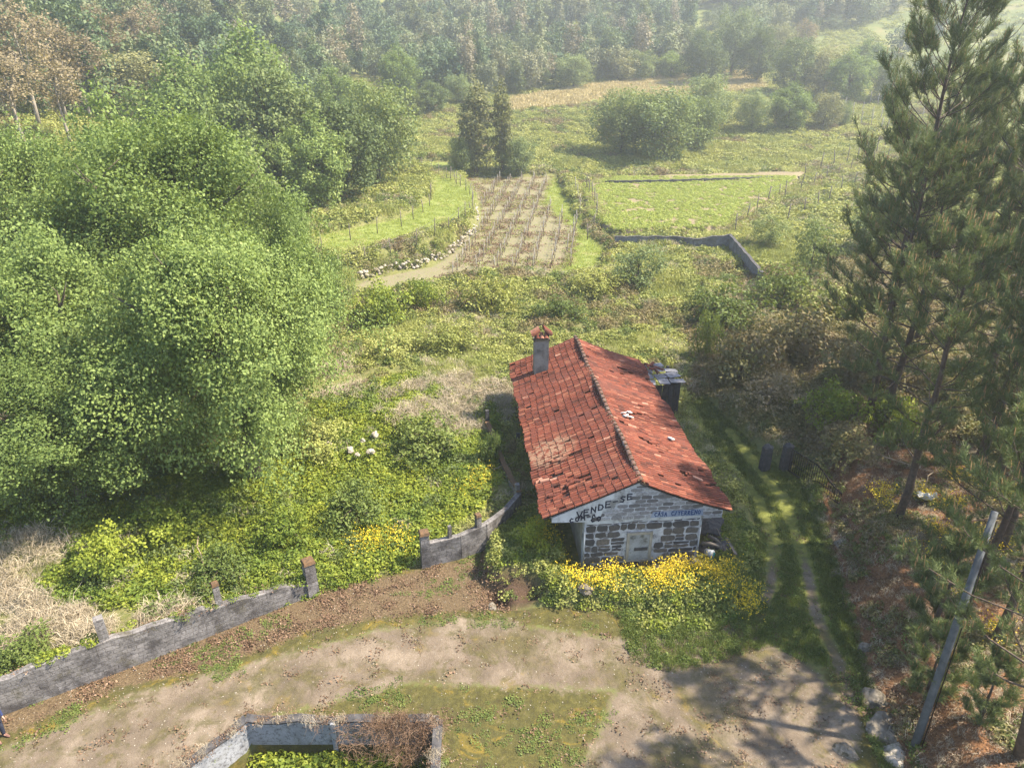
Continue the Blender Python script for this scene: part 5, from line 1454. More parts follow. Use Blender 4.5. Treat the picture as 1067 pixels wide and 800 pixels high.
LEAFP = PZ([(-60, 640), (-60, 560), (60, 565), (90, 585), (40, 620), (0, 650)])
SCRUBP = PZ([(720, 430), (715, 340), (780, 290), (1000, 260), (1300, 320), (1300, 520), (1010, 520), (880, 520), (830, 480), (790, 460)])
FRONT = PZ([(535, 630), (508, 585), (530, 556), (560, 540), (600, 590), (720, 590), (760, 540), (785, 560), (785, 640), (740, 652), (690, 660), (640, 634)])
GRASSP = PZ([(640, 640), (700, 628), (780, 620), (835, 650), (828, 664), (700, 700), (660, 690)])
xb_of = lambda y: np.interp(y, XB[0], XB[1])

def k_br(x, y, r):
    m = brushmask(x, y) > 0.5
    m &= ~inside(LUSHP, x, y) & ~inside(SCRUBP, x, y) & ~(inside(STRAW2, x, y) & (fbm(x / 1.3, y / 1.3, 44, 3) > 0.5)) & ~inside(STRAW3, x, y) & ~inside(LEAFP, x, y)
    m &= (x < xb_of(y) + 40) & (sdist(GOLD, x, y) < -2.5)
    return m & (r.random(len(x)) < np.clip(70 / np.maximum(y, 1), 0.35, 1) ** 1.5) & (y < 215)
x, y, rr_ = points(-75, 110, 24, 215, 240000, k_br, 41)
print('bramble', len(x))
def mix_pick(x, y, r):
    a = fbm(x / 5.0, y / 5.0, 301, 4) + r.normal(0, 0.035, len(x)); b_ = fbm(x / 2.2, y / 2.2, 307, 3) + r.normal(0, 0.04, len(x))
    ix = r.integers(0, 4, len(x))
    ix = np.where(a > 0.62, 4 + r.integers(0, 4, len(x)), ix)
    ix = np.where(b_ > 0.66, 8 + r.integers(0, 3, len(x)), ix)
    return np.where((a < 0.36), 11 + r.integers(0, 2, len(x)), ix)
do_scatter('bramble_cover', x, y, rr_, BR + SCB + [clump('tall_weed_piece', 60, 0.34, 0.40, 0.13, 'weed', 311 + i) for i in range(3)] + [blades('tall_grass_piece', 55, 0.45, 0.5, 0.022, 'bramble', 321 + i, 0.7) for i in range(2)], 'low yellow green bramble covering the meadow', 'brambles', (0.6, 1.45), -0.08, growth=gr_far, pick=mix_pick)
x, y, rr_ = points(-34, 4, 17, 46, 22000, lambda x, y, r: inside(LUSHP, x, y) & ~inside(STRAWP, x, y) & ~inside(LEAFP, x, y) & (sdist(YARD, x, y) < 0.15), 42)
print('lush', len(x))
do_scatter('lush_cover', x, y, rr_, LU, 'bright yellow green undergrowth behind the block wall', 'undergrowth', (0.6, 1.25), -0.1)
x, y, rr_ = points(6, 60, 24, 82, 34000, lambda x, y, r: inside(SCRUBP, x, y) & (brushmask(x, y) > 0.4), 43)
do_scatter('scrub_cover', x, y, rr_, SCB, 'mixed brown and green scrub on the right slope', 'scrub', (0.7, 1.5), -0.1)
def k_st(x, y, r): return ((inside(STRAWP, x, y) | (sdist(STRAW2, x, y) > -1.2) | inside(STRAW3, x, y)) & (fbm(x / 1.3, y / 1.3, 44, 3) > 0.47)) | (inside(LEAFP, x, y) & (r.random(len(x)) < 0.2))
x, y, rr_ = points(-34, 4, 18, 48, 42000, lambda x, y, r: k_st(x, y, r) & ~inside(YARD, x, y), 44)
do_scatter('dry_stalks', x, y, rr_, STR, 'pale dry stalks and grass among the brush', 'dry grass', (0.6, 1.4), 0.0, 0.5)
x, y, rr_ = points(-34, 4, 18, 48, 5000, lambda x, y, r: k_st(x, y, r) & ~inside(YARD, x, y) & (r.random(len(x)) < 0.5), 46)
do_scatter('sparse_undergrowth', x, y, rr_, LU, 'scattered green shoots between the dry stalks', 'undergrowth', (0.35, 0.9), -0.1)
# flowers in front of the house and elsewhere
def flower_piece(n, R_, H, seed):
    r = np.random.default_rng(seed)
    C = np.stack([r.normal(0, R_ / 1.6, n), r.normal(0, R_ / 1.6, n), H * r.uniform(0.45, 1.25, n)], 1)
    V, Fc = quads_from(C, r.normal(size=(n, 3)) * 0.5 + np.array([0, -0.3, 1]), 0.055 * r.uniform(0.7, 1.4, n), 1.0, seed)
    return np_mesh('flower_piece', V, Fc, M['yellow'], r.random(n))
FL = [flower_piece(22, 0.45, 0.42, 171 + i) for i in range(3)]
HOLEP = lambda x, y: ((x - hx) / 1.5) ** 2 + ((y - hy) / 1.0) ** 2 < 1
x, y, rr_ = points(-2, 12, 21, 32, 9000, lambda x, y, r: inside(FRONT, x, y) & ~inside(HOUSEP, x, y) & ~HOLEP(x, y), 47)
do_scatter('front_weeds', x, y, rr_, WD + WD + LU[:1] + BR[:1], 'green weeds growing round the foot of the house', 'weeds', (0.45, 0.95), -0.05)
FLA = PZ([(560, 560), (592, 590), (720, 596), (775, 560), (785, 640), (700, 626), (600, 625), (575, 590), (548, 575)])
x, y, rr_ = points(-2, 12, 21, 32, 9000, lambda x, y, r: inside(FLA, x, y) & ~inside(HOUSEP, x, y) & (fbm(x / 0.9, y / 0.9, 5, 2) > 0.46) & ~HOLEP(x, y) & (r.random(len(x)) < 0.5), 48)
do_scatter('yellow_flowers', x, y, rr_, FL, 'yellow flowers massed in front of the gable wall', 'flowers', (0.7, 1.3), 0.02)
FLB = PZ([(345, 575), (380, 566), (425, 560), (425, 578), (370, 592)])
FLC = PZ([(465, 515), (500, 500), (525, 505), (500, 530)])
FLD = PZ([(870, 540), (990, 520), (1067, 560), (1067, 720), (960, 720), (880, 640)])
x, y, rr_ = points(-12, 26, 20, 40, 26000, lambda x, y, r: (inside(FLB, x, y) & (r.random(len(x)) < 0.4)) | (inside(FLC, x, y) & (r.random(len(x)) < 0.15)) | (inside(FLD, x, y) & (x > 18) & (fbm(x / 1.2, y / 1.2, 6, 2) > 0.62)), 49)
do_scatter('wild_flowers', x, y, rr_, FL + WD[:1], 'patches of yellow flowers away from the house', 'flowers', (0.6, 1.2), 0.08)
# the yard: moss tufts, clover, litter
def k_y(x, y, r): return inside(YARD, x, y) & (sdist(DIRT, x, y) < 0.3) & ~inside(HOUSEP, x, y) & ~inside(PIT, x, y) & (fbm(x / 1.6, y / 1.6, 15, 3) > 0.60)
x, y, rr_ = points(-22, 16, 13, 30, 26000, k_y, 50)
x = x[::2]; y = y[::2]
do_scatter('yard_clover', x, y, rr_, [clump('clover_piece', 26, 0.16, 0.05, 0.05, 'weed', 181 + i, up=1.5) for i in range(3)], 'low clover and moss tufts on the dirt yard', 'ground plants', (0.5, 1.5), 0.0)
x, y, rr_ = points(-22, 16, 13, 30, 12000, lambda x, y, r: ((inside(LITTER, x, y) & (fbm(x / 1.2, y / 1.2, 19, 3) > 0.44)) | (inside(YARD, x, y) & (r.random(len(x)) < 0.06))) & ~inside(PIT, x, y), 51)
do_scatter('leaf_litter', x, y, rr_, LIT, 'dead brown leaves lying along the block wall', 'leaf litter', (0.35, 0.8), 0.0)
x, y, rr_ = points(-4, 18, 18, 46, 30000, lambda x, y, r: (inside(TRACK, x, y) & (np.minimum(np.abs(sdist(RUTL, x, y, False)), np.abs(sdist(RUTR, x, y, False))) > 0.38) & (x < xb_of(y) - 0.2)) | inside(GRASSP, x, y), 52)
do_scatter('track_grass', x, y, rr_, GRB + WD[:1], 'short green grass between the wheel ruts of the track', 'grass', (0.4, 0.85), 0.0)
x, y, rr_ = points(10, 34, 13, 50, 26000, lambda x, y, r: (x > xb_of(y) + 0.1) & (y < 46) & (fbm(x / 1.5, y / 1.5, 16, 3) > 0.50), 53)
do_scatter('bank_undergrowth', x, y, rr_, SCB[:2] + WD + STR[:1], 'ferns and weeds scattered on the pine bank', 'undergrowth', (0.3, 0.95), -0.02)
x, y, rr_ = points(10, 34, 13, 50, 26000, lambda x, y, r: (x > xb_of(y) - 0.5) & (y < 46), 54)
do_scatter('needle_litter', x, y, rr_, LIT + STR[:1], 'brown needles and dead bracken on the pine bank', 'litter', (0.25, 0.6), 0.0, 0.3)
x, y, rr_ = points(8, 19, 13, 46, 12000, lambda x, y, r: (np.abs(x - xb_of(y) + 0.9 - 0.4 * fbm(x, y, 3, 2)) < 0.45), 55)
do_scatter('verge_grass', x, y, rr_, GRB + WD, 'grass strip along the foot of the bank', 'grass', (0.4, 0.9), 0.0)
# pit growth
x, y, rr_ = points(-12, -2.7, 13, 17.2, 1500, lambda x, y, r: (x > -9.3 + 1.2 * (17.2 - y)) & inside(PIT, x, y), 56)
do_scatter('pit_brambles', x, y, rr_, LU + WD, 'green brambles filling the sunken enclosure', 'brambles', (0.7, 1.4), 0.75)
x = rr_.normal(-3.9, 0.95, 150); y = rr_.uniform(16.5, 17.55, 150); k = x < -2.5; x = x[k]; y = y[k]
z = np.interp(y, [16.2, 17.2, 17.5], [-0.9, 0.15, 0.25])
scatter('dead_creeper', np.stack([x, y, z], 1), np.stack([rr_.normal(0, .7, len(x)), rr_.normal(0, .7, len(x)), rr_.uniform(0, 6, len(x))], 1), np.ones((len(x), 3)) * 0.6, rr_.integers(0, 3, len(x)), [blades('creeper_piece', 24, 0.4, 0.45, 0.018, 'litter', 191 + i, 1.4) for i in range(3)], 'dead brown creeper hanging over the corner of the sunken enclosure', 'creeper')
# crop rows and far grass
x, y, rr_ = points(8, 62, 78, 120, 40000, lambda x, y, r: (sdist(CROP, x, y) > -0.9) & (fbm(x / 0.9, y / 0.9, 401, 2) + r.normal(0, 0.08, len(x)) > 0.40), 57)
print('crop', len(x))
do_scatter('crop_plants', x, y, rr_, [clump('crop_piece', 40, 0.36, 0.26, 0.15, 'crop', 201 + i) for i in range(3)], 'bright green leafy crop in the walled field', 'crop', (0.5, 1.1), -0.02)
x, y, rr_ = points(-26, 24, 66, 126, 14000, lambda x, y, r: (sdist(MOWN, x, y) > -0.5) | (sdist(STRIP, x, y) > -0.5), 58)
do_scatter('meadow_grass', x, y, rr_, [blades('mown_piece', 40, 0.4, 0.12, 0.03, 'crop', 211 + i) for i in range(2)], 'short mown grass on the terrace and beside the vineyard', 'grass', (0.8, 1.4), 0.0)

# ------------------------------------------------------------------ far forest (one mass) on the hills
for k_, (mt_, R_, H_, sd_, nl_) in enumerate([('leaf_forest', 4, 10, 51, 9), ('leaf_forest', 3.6, 11, 52, 8), ('leaf_forest', 2.6, 13, 53, 8), ('leaf_forest', 4.2, 9, 54, 10)]):
    lb = make_lobes(nl_, R_, 1.0, H_, sd_); V, Fc, rn = crown_data(lb, 2200, 0.55, sd_, 6, 0.35, rough=0.5, gap=0.25); 
    V2 = V; PROTO['f%d' % k_] = np_mesh('forest_piece', V2, Fc, M['leaf_forest'], rn)
V, Fc, rn = crown_data(make_lobes(9, 2.4, 5, 15, 57, (0.2, 0.34)), 1300, 0.5, 57, 5, 0.45)
PROTO['f4'] = np_mesh('forest_piece', V, Fc, M['leaf_dull'], rn)
FP = [PROTO['f%d' % i] for i in range(5)]
EU = [-300, 0, 200, 330, 400, 450, 540, 600, 700, 780, 800, 860, 930, 1000, 1300]
EY = [95, 100, 135, px(330, 118)[1], px(400, 116)[1], px(450, 112)[1], px(540, 101)[1], px(600, 89)[1], px(700, 79)[1], px(780, 72)[1], px(800, 62)[1], px(860, 36)[1], px(930, 14)[1], px(1000, 1)[1], 500]
print('edge', EY)
def k_f(x, y, r):
    rh = np.exp(-((x - 330) / 135) ** 2 - ((y - 360) / 150) ** 2)
    u = 533.5 + F * x / (y * CP + 9)
    edge_ = np.interp(u, EU, EY)
    m = (y > edge_) & (y < 620) & ~(inside(GOLD, x, y)) & (sdist(GOLD, x, y) < -3)
    m |= (u > 830) & (y > 120) & (y < 400) & (r.random(len(x)) < 0.025)
    m &= ~((y < 200) & (x > -40) & (x < 120))
    m &= r.random(len(x)) < np.where(fbm(x / 40, y / 40, 61, 3) > 0.36, 1, 0.25)
    return m
rr_ = np.random.default_rng(71)
cs = 5.6
xx, yy = np.meshgrid(np.arange(-420, 520, cs), np.arange(95, 620, cs)); xx = xx.ravel() + rr_.uniform(-2.6, 2.6, xx.size); yy = yy.ravel() + rr_.uniform(-2.6, 2.6, yy.size)
m = k_f(xx, yy, rr_) & (np.abs(xx) < yy * 0.88 + 12); x = xx[m]; y = yy[m]
print('forest', len(x))
n = len(x); z = height(x, y) - 0.5
kind = np.where(fbm(x / 50, y / 50, 81, 3) > 0.53, 1, 0)
idx = np.where(rr_.random(n) < 0.20 + 0.30 * kind, rr_.choice([2, 2, 4], n), rr_.choice([0, 1, 3], n))
k = rr_.uniform(0.65, 1.25, n) * (1 + 0.15 * ss(300, 500, y))
scatter('far_forest', np.stack([x, y, z], 1), np.stack([np.zeros(n), np.zeros(n), rr_.uniform(0, 6.28, n)], 1), np.stack([k, k, k * rr_.uniform(0.85, 1.3, n)], 1), idx, FP, 'hazy mixed forest covering the hills behind the valley', 'forest')
# hillside scrub dots on the bright slope and rough grass in the far meadows
x, y, rr_ = points(60, 420, 180, 430, 9000, lambda x, y, r: (np.exp(-((x - 330) / 135) ** 2 - ((y - 360) / 150) ** 2) > 0.10), 72)
do_scatter('hillside_scrub', x, y, rr_, BR, 'low green scrub dotting the bright hillside', 'scrub', (1.5, 4.5), -0.3)
x, y, rr_ = points(-30, 130, 196, 300, 12000, lambda x, y, r: (sdist(GOLD, x, y) < -3.5) & (r.random(len(x)) < 0.8), 73)
do_scatter('upper_brambles', x, y, rr_, BR, 'rough brambles in the upper meadow below the golden field', 'brambles', (1.6, 3.2), -0.3)
x, y, rr_ = points(-5, 85, 180, 250, 14000, lambda x, y, r: sdist(GOLD, x, y) > -1, 74)
do_scatter('golden_grass', x, y, rr_, [blades('gold_piece', 50, 1.0, 0.5, 0.08, 'gold', 221 + i) for i in range(2)], 'dry golden grass of the far field', 'grass', (0.8, 1.5), 0)

# ------------------------------------------------------------------ small things near the house
def rock(u, v, wpx, m, seed, lab, grp=None, name='rock', flat=0.7, dz=0.0, z0=0.0):
    x, y = pz(u, v, z0); z = G(x, y) + dz; d = y * CP - (z - CAMH) * SP
    o = link(bpy.data.objects.new(name, rock_mesh(name, M[m], seed, 1, 0.8, flat))); s_ = wpx / 2 / F * d; o.scale = (s_, s_, s_); o.location = (x, y, z); o.rotation_euler = (0, 0, seed)
    return tag(o, lab, 'rock', grp)
for i, (u, v, w_, lab) in enumerate([(344, 481, 7, 'pale rock farthest left of the white rocks in the undergrowth'), (367, 485, 9, 'larger grey white rock at the left of the rock group'), (374, 491, 6, 'small white rock below the larger grey white one'), (388, 489, 8, 'brightest white rock at the lower right of the group'), (392, 468, 9, 'white rock at the top of the group'), (380, 477, 6, 'small dull rock in the middle of the group')]):
    rock(u, v, w_, 'white_rock', 10 + i, lab, 'white rocks in the undergrowth', dz=0.45)
rock(610, 626, 16, 'granite', 3, 'rounded boulder between the earth hole and the yellow flowers', dz=0.1)
rock(512, 632, 12, 'granite', 5, 'pale curved stone on the left rim of the earth hole', flat=0.5)
for i, (u, v, w_, m_, dz_) in enumerate([(684, 596, 20, 'dark_stone', .1), (700, 594, 16, 'granite', .1), (692, 588, 16, 'granite', .4), (712, 596, 15, 'dark_stone', .1), (724, 592, 14, 'granite', .2), (672, 600, 14, 'dark_stone', .05), (690, 600, 12, 'granite', .0)]):
    rock(u, v, w_, m_, 30 + i, ['dark stone in the heap at the foot of the gable, its left one', 'brown stone in the middle of the heap under the gable', 'topmost brown stone of the heap under the gable', 'dark stone right of the middle of the gable heap', 'brown stone nearest the house corner', 'dark stone lying left of the gable heap', 'small brown stone in front of the gable heap'][i], 'stones heaped under the gable', dz=dz_)
for i, (u, v, w_, m_, lab) in enumerate([(915, 705, 40, 'granite', 'mossy granite outcrop in the bank above the ditch'), (925, 738, 44, 'granite', 'wide granite outcrop below the mossy one in the bank'), (938, 765, 34, 'white_rock', 'pale streaked rock beside the foot of the leaning pole'), (882, 777, 26, 'granite', 'pale stone at the ditch edge in the lower right'), (870, 590, 16, 'granite', 'grey stone on the bank below the gate'), (878, 562, 15, 'granite', 'grey stone in the bank under the gate end'), (905, 668, 18, 'granite', 'small grey stone higher along the ditch')]):
    rock(u, v, w_, m_, 50 + i, lab, dz=-0.05, flat=0.55, z0=0.8 if i in (0, 1, 2) else 0.2)
# white jerrycan-like bucket and turquoise cloth
q = pz(735, 580); 
bk = empty('white_bucket', (q[0], q[1], 0.32), 0.4, 'white plastic bucket lying on the rubble at the right corner of the house', 'bucket')
mb = MB(); mb.tube([(0, 0, 0), (0.05, -0.34, 0.10)], [0.15, 0.18], 14, True); mb.build('bucket_body', M['white_plastic'], bk)
mb = MB(); mb.tube([(0.05, -0.342, 0.10), (0.055, -0.37, 0.108)], [0.195, 0.195], 14, True); mb.build('rim', M['white_plastic'], bk)
mb = MB(); r = random.Random(2)
V = []; Fs = []
for i in range(7):
    for j in range(5): V.append((0.05 * j + .02 * math.sin(i), -0.03 * math.sin(j * 2 + i), 0.45 - 0.09 * i + .02 * math.sin(j * 3)))
for i in range(6):
    for j in range(4): a = i * 5 + j; Fs.append((a, a + 1, a + 6, a + 5))
V = V + [(a, b_ - 0.02, c_) for a, b_, c_ in V]; Fs = Fs + [tuple(35 + k for k in reversed(f)) for f in Fs]
mb.add(V, Fs); o = mb.build('turquoise_rag', M['teal']); q = pz(739, 584); o.location = (q[0], q[1], 0.05); tag(o, 'turquoise rag hanging down beside the white bucket', 'rag')
mb = MB(); a = pz(757, 560, 0.5); b_ = pz(765, 583, 0.1); mb.box((0, 0, 0), (0.14, math.hypot(a[0] - b_[0], a[1] - b_[1]) + .2, 0.05), rz=-math.atan2(a[0] - b_[0], a[1] - b_[1])); o = mb.build('wooden_plank', M['wood']); o.location = ((a[0] + b_[0]) / 2, (a[1] + b_[1]) / 2, 0.48); tag(o, 'weathered plank lying across the weeds right of the bucket', 'plank')
r = random.Random(6)
for i, (u0, v0, u1, v1, lab) in enumerate([(735, 548, 748, 556, 'short log on the rubble beside the house corner'), (738, 558, 752, 566, 'log lying in front of the short log'), (731, 566, 750, 569, 'brown log just above the white bucket'), (742, 545, 752, 562, 'crooked stick leaning over the logs')]):
    a = pz(u0, v0, .5); b_ = pz(u1, v1, .5); mb = MB(); mb.tube([(0, 0, 0), ((b_[0] - a[0]) / 2, (b_[1] - a[1]) / 2, 0.06), (b_[0] - a[0], b_[1] - a[1], -0.05)], [0.09, 0.08, 0.06] if i < 3 else [.03, .03, .02], 7)
    o = mb.build('log', M['wood']); o.location = (a[0], a[1], 0.42 + 0.05 * i); tag(o, lab, 'log', 'logs on the rubble')
# earthy rubble bed under the logs
for i, (u, v, w_) in enumerate([(740, 556, 30), (748, 572, 26), (736, 572, 22)]): rock(u, v, w_, 'dark_stone', 70 + i, ['dark rubble lump under the logs', 'dark rubble lump under the plank', 'dark rubble lump behind the bucket'][i], 'rubble by the house corner', flat=0.5, name='rubble_lump')
# pale sheet snagged in the pines, dead branches
q = pz(965, 520, 1.6); mb = MB(); V = []; Fs = []
for i in range(7):
    for j in range(6): V.append((i * 0.17 - .5, j * 0.12 - .3 + .06 * math.sin(i * 1.3), 0.10 * math.sin(i * 1.7 + j) + 0.07 * math.cos(j * 2.1)))
for i in range(6):
    for j in range(5):
        if (i, j) in ((0, 0), (5, 4), (0, 4)): continue
        a = i * 6 + j; Fs.append((a, a + 1, a + 7, a + 6))
V = V + [(a, b_, c_ - 0.02) for a, b_, c_ in V]; Fs = Fs + [tuple(42 + k for k in reversed(f)) for f in Fs]
mb.add(V, Fs); o = mb.build('white_sheet', M['white_plastic']); o.location = (q[0], q[1], G(*q) + 0.35); tag(o, 'crumpled white sheet lying right of the bare dark pine trunk', 'sheet')
def branch(u0, v0, u1, v1, z, rad, lab, seed):
    a = pz(u0, v0, z); b_ = pz(u1, v1, z); r = random.Random(seed); A = Vector((0, 0, 0)); B = Vector((b_[0] - a[0], b_[1] - a[1], -z * 0.3)); mb = MB()
    pts = [A.lerp(B, k / 5) + Vector((r.uniform(-.08, .08), r.uniform(-.08, .08), r.uniform(-.05, .08))) for k in range(6)]
    mb.tube(pts, [rad * (1 - 0.12 * k) for k in range(6)], 6)
    for k in range(1, 5):
        mb.tube([pts[k], pts[k] + Vector((r.uniform(-.4, .4), r.uniform(-.4, .4), r.uniform(0, .4)))], [rad * .5, rad * .2], 4)
    o = mb.build('dead_branch', M['twig']); o.location = (a[0], a[1], z); tag(o, lab, 'branch')
branch(893, 466, 985, 484, 2.2, 0.05, 'long bare branch stretched across the bare pine trunk', 1)
branch(972, 492, 958, 506, 2.0, 0.03, 'short pale broken branch above the white sheet', 2)
branch(494, 408, 518, 398, 1.6, 0.05, 'pale bleached dead branch in the meadow left of the chimney', 3)
branch(515, 488, 535, 478, 0.8, 0.03, 'thin fallen branch beside the left roof edge', 4)
branch(0, 610, 25, 650, 0.7, 0.04, 'pale fallen branch at the left edge behind the wall', 5)
branch(205, 560, 214, 600, 1.0, 0.03, 'thin pale dead stem in the bright undergrowth', 6)
# pebbles and stones on the yard
pebm = [rock_mesh('pebble_piece', M['white_rock'], 90 + i, sub=1) for i in range(3)] + [rock_mesh('pebble_piece', M['granite'], 95, sub=1)]
x, y, rr_ = points(-20, 14, 14, 26, 3500, lambda x, y, r: inside(YARD, x, y) & ~inside(PIT, x, y), 61)
do_scatter('pebbles', x, y, rr_, pebm, 'small pale pebbles strewn over the dirt yard', 'pebbles', (0.006, 0.030), 0.0)

# ------------------------------------------------------------------ leaf litter on top of the basin coping, creeping weeds on the wall tops
def along(P, n, sp, seed):
    rr_ = np.random.default_rng(seed); X = []; Y = []
    for a, b_ in zip(P[:-1], P[1:]):
        m = int(n * math.hypot(b_[0] - a[0], b_[1] - a[1])); f = rr_.random(m)
        X.append(a[0] + (b_[0] - a[0]) * f + rr_.normal(0, sp, m)); Y.append(a[1] + (b_[1] - a[1]) * f + rr_.normal(0, sp, m))
    return np.concatenate(X), np.concatenate(Y), rr_
x, y, rr_ = along(P_out, 14, 0.14, 91); n = len(x)
scatter('coping_litter', np.stack([x, y, np.full(n, 0.24)], 1), np.stack([np.zeros(n), np.zeros(n), rr_.uniform(0, 6, n)], 1), np.repeat(rr_.uniform(.3, .5, n)[:, None], 3, 1), rr_.integers(0, 4, n), LIT + STR[:1], 'dry leaves and grass lying on the rim of the sunken enclosure', 'leaf litter')
x, y, rr_ = along(Wp, 5, 0.10, 92); n = len(x)
zt = np.interp(x, [p[0] for p in Wp], tops)
scatter('wall_top_weeds', np.stack([x, y + 0.1, zt - 0.05], 1), np.stack([np.zeros(n), np.zeros(n), rr_.uniform(0, 6, n)], 1), np.repeat(rr_.uniform(.35, .9, n)[:, None], 3, 1), rr_.integers(0, 3, n), [WD[0], LU[0], LIT[0]], 'weeds and moss creeping over the top of the block wall', 'weeds')
# thin weeds in the vineyard soil
x, y, rr_ = points(-24, 14, 66, 126, 9000, lambda x, y, r: inside(VINEY, x, y) & (fbm(x / 2, y / 2, 77, 3) > 0.45), 93)
do_scatter('vineyard_weeds', x, y, rr_, [blades('row_piece', 30, 0.4, 0.14, 0.03, 'crop', 231), LIT[0], LIT[1]], 'sparse grass and dead shoots on the vineyard soil', 'weeds', (0.7, 1.6), 0.0)

# ------------------------------------------------------------------ person at the left edge of the yard
def person(x, y, rz):
    e = empty('person', (x, y, G(x, y)), rz, 'person in dark blue jacket and trousers standing on the yard at the left edge', 'person')
    J = {'pel': (0, 0, .95), 'wai': (0, 0, 1.10), 'che': (0, 0, 1.32), 'nec': (0, 0, 1.50), 'hd': (0.02, 0, 1.60), 'top': (0.02, 0, 1.72),
         'hl': (0, .10, .92), 'kl': (.03, .12, .50), 'al': (-.01, .13, .09), 'fl': (.17, .15, .04), 'hr': (0, -.10, .92), 'kr': (.04, -.12, .50), 'ar': (.0, -.13, .09), 'fr': (.18, -.15, .04),
         'sl': (0, .19, 1.43), 'el': (.0, .25, 1.15), 'wl': (.10, .24, .90), 'sr': (0, -.19, 1.43), 'er': (.0, -.25, 1.15), 'wr': (.10, -.24, .90)}
    Rr = {'pel': .15, 'wai': .135, 'che': .16, 'nec': .06, 'hd': .09, 'top': .075, 'hl': .095, 'kl': .062, 'al': .042, 'fl': .04, 'hr': .095, 'kr': .062, 'ar': .042, 'fr': .04, 'sl': .07, 'el': .05, 'wl': .035, 'sr': .07, 'er': .05, 'wr': .035}
    E = [('pel', 'wai'), ('wai', 'che'), ('che', 'nec'), ('nec', 'hd'), ('hd', 'top'), ('pel', 'hl'), ('hl', 'kl'), ('kl', 'al'), ('al', 'fl'), ('pel', 'hr'), ('hr', 'kr'), ('kr', 'ar'), ('ar', 'fr'), ('che', 'sl'), ('sl', 'el'), ('el', 'wl'), ('che', 'sr'), ('sr', 'er'), ('er', 'wr')]
    def skin(name, names, edges, Jn, Rn, m, parent, root):
        me = bpy.data.meshes.new(name); ix = {k: i for i, k in enumerate(names)}
        me.from_pydata([Jn[k] for k in names], [(ix[a], ix[b_]) for a, b_ in edges], []); me.materials.append(m)
        o = link(bpy.data.objects.new(name, me), parent); o.modifiers.new('skin', 'SKIN').use_smooth_shade = True
        for k in names:
            v_ = me.skin_vertices[0].data[ix[k]]; v_.radius = (Rn[k], Rn[k]); v_.use_root = (k == root)
        sb = o.modifiers.new('sub', 'SUBSURF'); sb.levels = 2; sb.render_levels = 2
        return o
    sk = simple('skin', (0.42, 0.24, 0.17), (0.50, 0.30, 0.22), 6, rough=0.6, bmp=0)
    J2 = dict(J); R2 = dict(Rr); E2 = list(E); names = list(J)
    for s_, w_ in (('l', 'wl'), ('r', 'wr')):
        W = Vector(J[w_]); sg = 1 if s_ == 'l' else -1
        J2['pm' + s_] = tuple(W + Vector((.035, 0, -.07))); R2['pm' + s_] = .028; names.append('pm' + s_); E2.append((w_, 'pm' + s_))
        for q in range(4):
            a_ = 'f%d%s' % (q, s_); b2 = a_ + 'b'; Ln = (.072, .082, .076, .06)[q]
            J2[a_] = tuple(W + Vector((.045 + .012 * (1.5 - q), .0, -.12))) ; J2[b2] = tuple(W + Vector((.055 + .020 * (1.5 - q), -.01 * sg, -.12 - Ln)))
            R2[a_] = .0095; R2[b2] = .0075; names += [a_, b2]; E2 += [('pm' + s_, a_), (a_, b2)]
        J2['t' + s_] = tuple(W + Vector((.075, 0, -.06))); J2['tb' + s_] = tuple(W + Vector((.10, 0, -.11))); R2['t' + s_] = .011; R2['tb' + s_] = .009; names += ['t' + s_, 'tb' + s_]; E2 += [(w_, 't' + s_), ('t' + s_, 'tb' + s_)]
    body = skin('body', names, E2, J2, R2, sk, e, 'pel')
    blue = simple('blue_cloth', (0.012, 0.018, 0.06), (0.03, 0.045, 0.13), 12, bmp=0.2); jean = simple('dark_trousers', (0.015, 0.018, 0.035), (0.03, 0.035, 0.06), 12, bmp=0.2)
    up = ['pel', 'wai', 'che', 'nec', 'sl', 'el', 'wl', 'sr', 'er', 'wr']
    skin('jacket', up, [q for q in E if q[0] in up and q[1] in up], J, {k: Rr[k] + (.022 if k != 'nec' else .012) for k in up}, blue, e, 'pel')
    dn = ['pel', 'hl', 'kl', 'al', 'hr', 'kr', 'ar']
    skin('trousers', dn, [q for q in E if q[0] in dn and q[1] in dn], J, {k: Rr[k] + (.02 if k != 'pel' else .012) for k in dn}, jean, e, 'pel')
    br_ = simple('shoe_leather', (0.10, 0.05, 0.04), (0.2, 0.11, 0.09), 9)
    for s_ in (1, -1):
        mb = MB(); mb.tube([(-.07, .14 * s_, .05), (.03, .145 * s_, .065), (.14, .15 * s_, .045), (.21, .155 * s_, .035)], [.045, .055, .048, .03], 10); mb.build('shoe', br_, e)
    hair = rock_mesh('hair', simple('dark_hair', (0.02, 0.015, 0.01), (0.05, 0.035, 0.025), 20), 4, .105, .095, .09, .08, 3); h_ = link(bpy.data.objects.new('hair', hair), e); h_.location = (-.005, 0, 1.68)
    mb = MB(); mb.tube([(.10, 0, 1.63), (.128, 0, 1.60), (.10, 0, 1.59)], [.008, .016, .012], 6); mb.build('nose', sk, e)
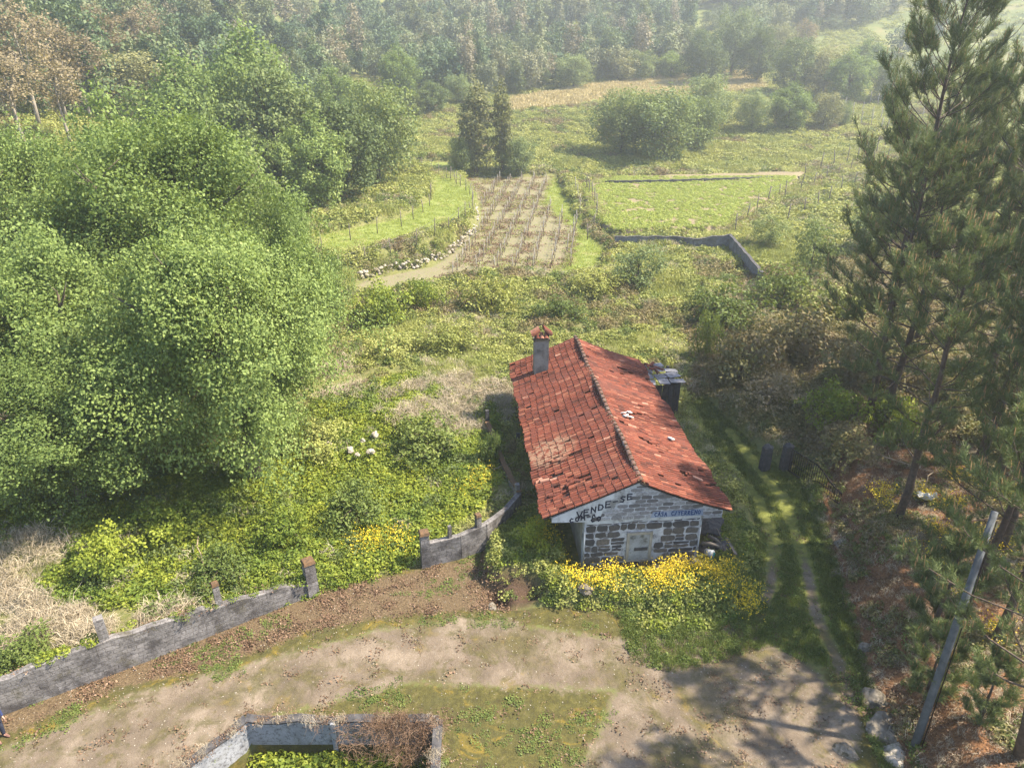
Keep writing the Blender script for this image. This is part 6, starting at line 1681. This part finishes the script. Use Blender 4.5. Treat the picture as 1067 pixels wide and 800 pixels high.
    for s_ in (1, -1):
        mb = MB(); mb.tube([(.095, .033 * s_, 1.64), (.108, .033 * s_, 1.64)], [.012, .008], 8); mb.build('eye', M['white_plastic'], e)
        mb = MB(); mb.tube([(.0, .088 * s_, 1.59), (.0, .10 * s_, 1.62), (.005, .092 * s_, 1.645)], [.01, .016, .01], 6); mb.build('ear', sk, e)
    mb = MB(); mb.tube([(.093, -.022, 1.56), (.104, 0, 1.558), (.093, .022, 1.56)], [.004, .007, .004], 6); mb.build('mouth', simple('lip', (0.35, 0.12, 0.1), (0.4, 0.15, 0.12), 6, bmp=0), e)
q = pz(0, 770)
person(q[0] + 0.06, q[1], R(-20))

# dead leaves caught in the cracks of the bare ground, stones in the ditch
CR = [pz(*p) for p in [(778, 650), (768, 672), (748, 690), (742, 712), (765, 720), (776, 745), (784, 785)]]
x, y, rr_ = along(CR, 16, 0.16, 95)
do_scatter('crack_leaves', x, y, rr_, LIT, 'dead leaves caught in the cracks of the bare ground', 'leaf litter', (0.15, 0.4), 0.0)
CR2 = [pz(*p) for p in [(800, 655), (822, 672), (815, 690)]]

x, y, rr_ = points(-40, 60, 30, 130, 26000, lambda x, y, r: (brushmask(x, y) > 0.6) & (x < xb_of(y) + 20) & (fbm(x / 3.1, y / 3.1, 505, 4) > 0.56) & ~inside(LUSHP, x, y), 96)
do_scatter('meadow_stems', x, y, rr_, STR + [clump('fern_piece', 46, 0.5, 0.5, 0.2, 'leaf_dark', 331 + i, 0.3) for i in range(2)], 'dry stems and ferns standing among the meadow brambles', 'wild plants', (0.5, 1.2), 0.1, growth=gr_far)
x, y, rr_ = points(-30, 4, 18, 46, 5200, lambda x, y, r: inside(LUSHP, x, y) & ~inside(YARD, x, y) & (fbm(x / 2.0, y / 2.0, 515, 3) > 0.55), 97)
do_scatter('undergrowth_ferns', x, y, rr_, [clump('nettle_piece', 60, 0.4, 0.55, 0.16, 'leaf_dark', 341 + i, 0.4) for i in range(2)] + STR[:1] + WD[:1], 'darker ferns and stems in the undergrowth behind the block wall', 'wild plants', (0.5, 1.2), 0.05)
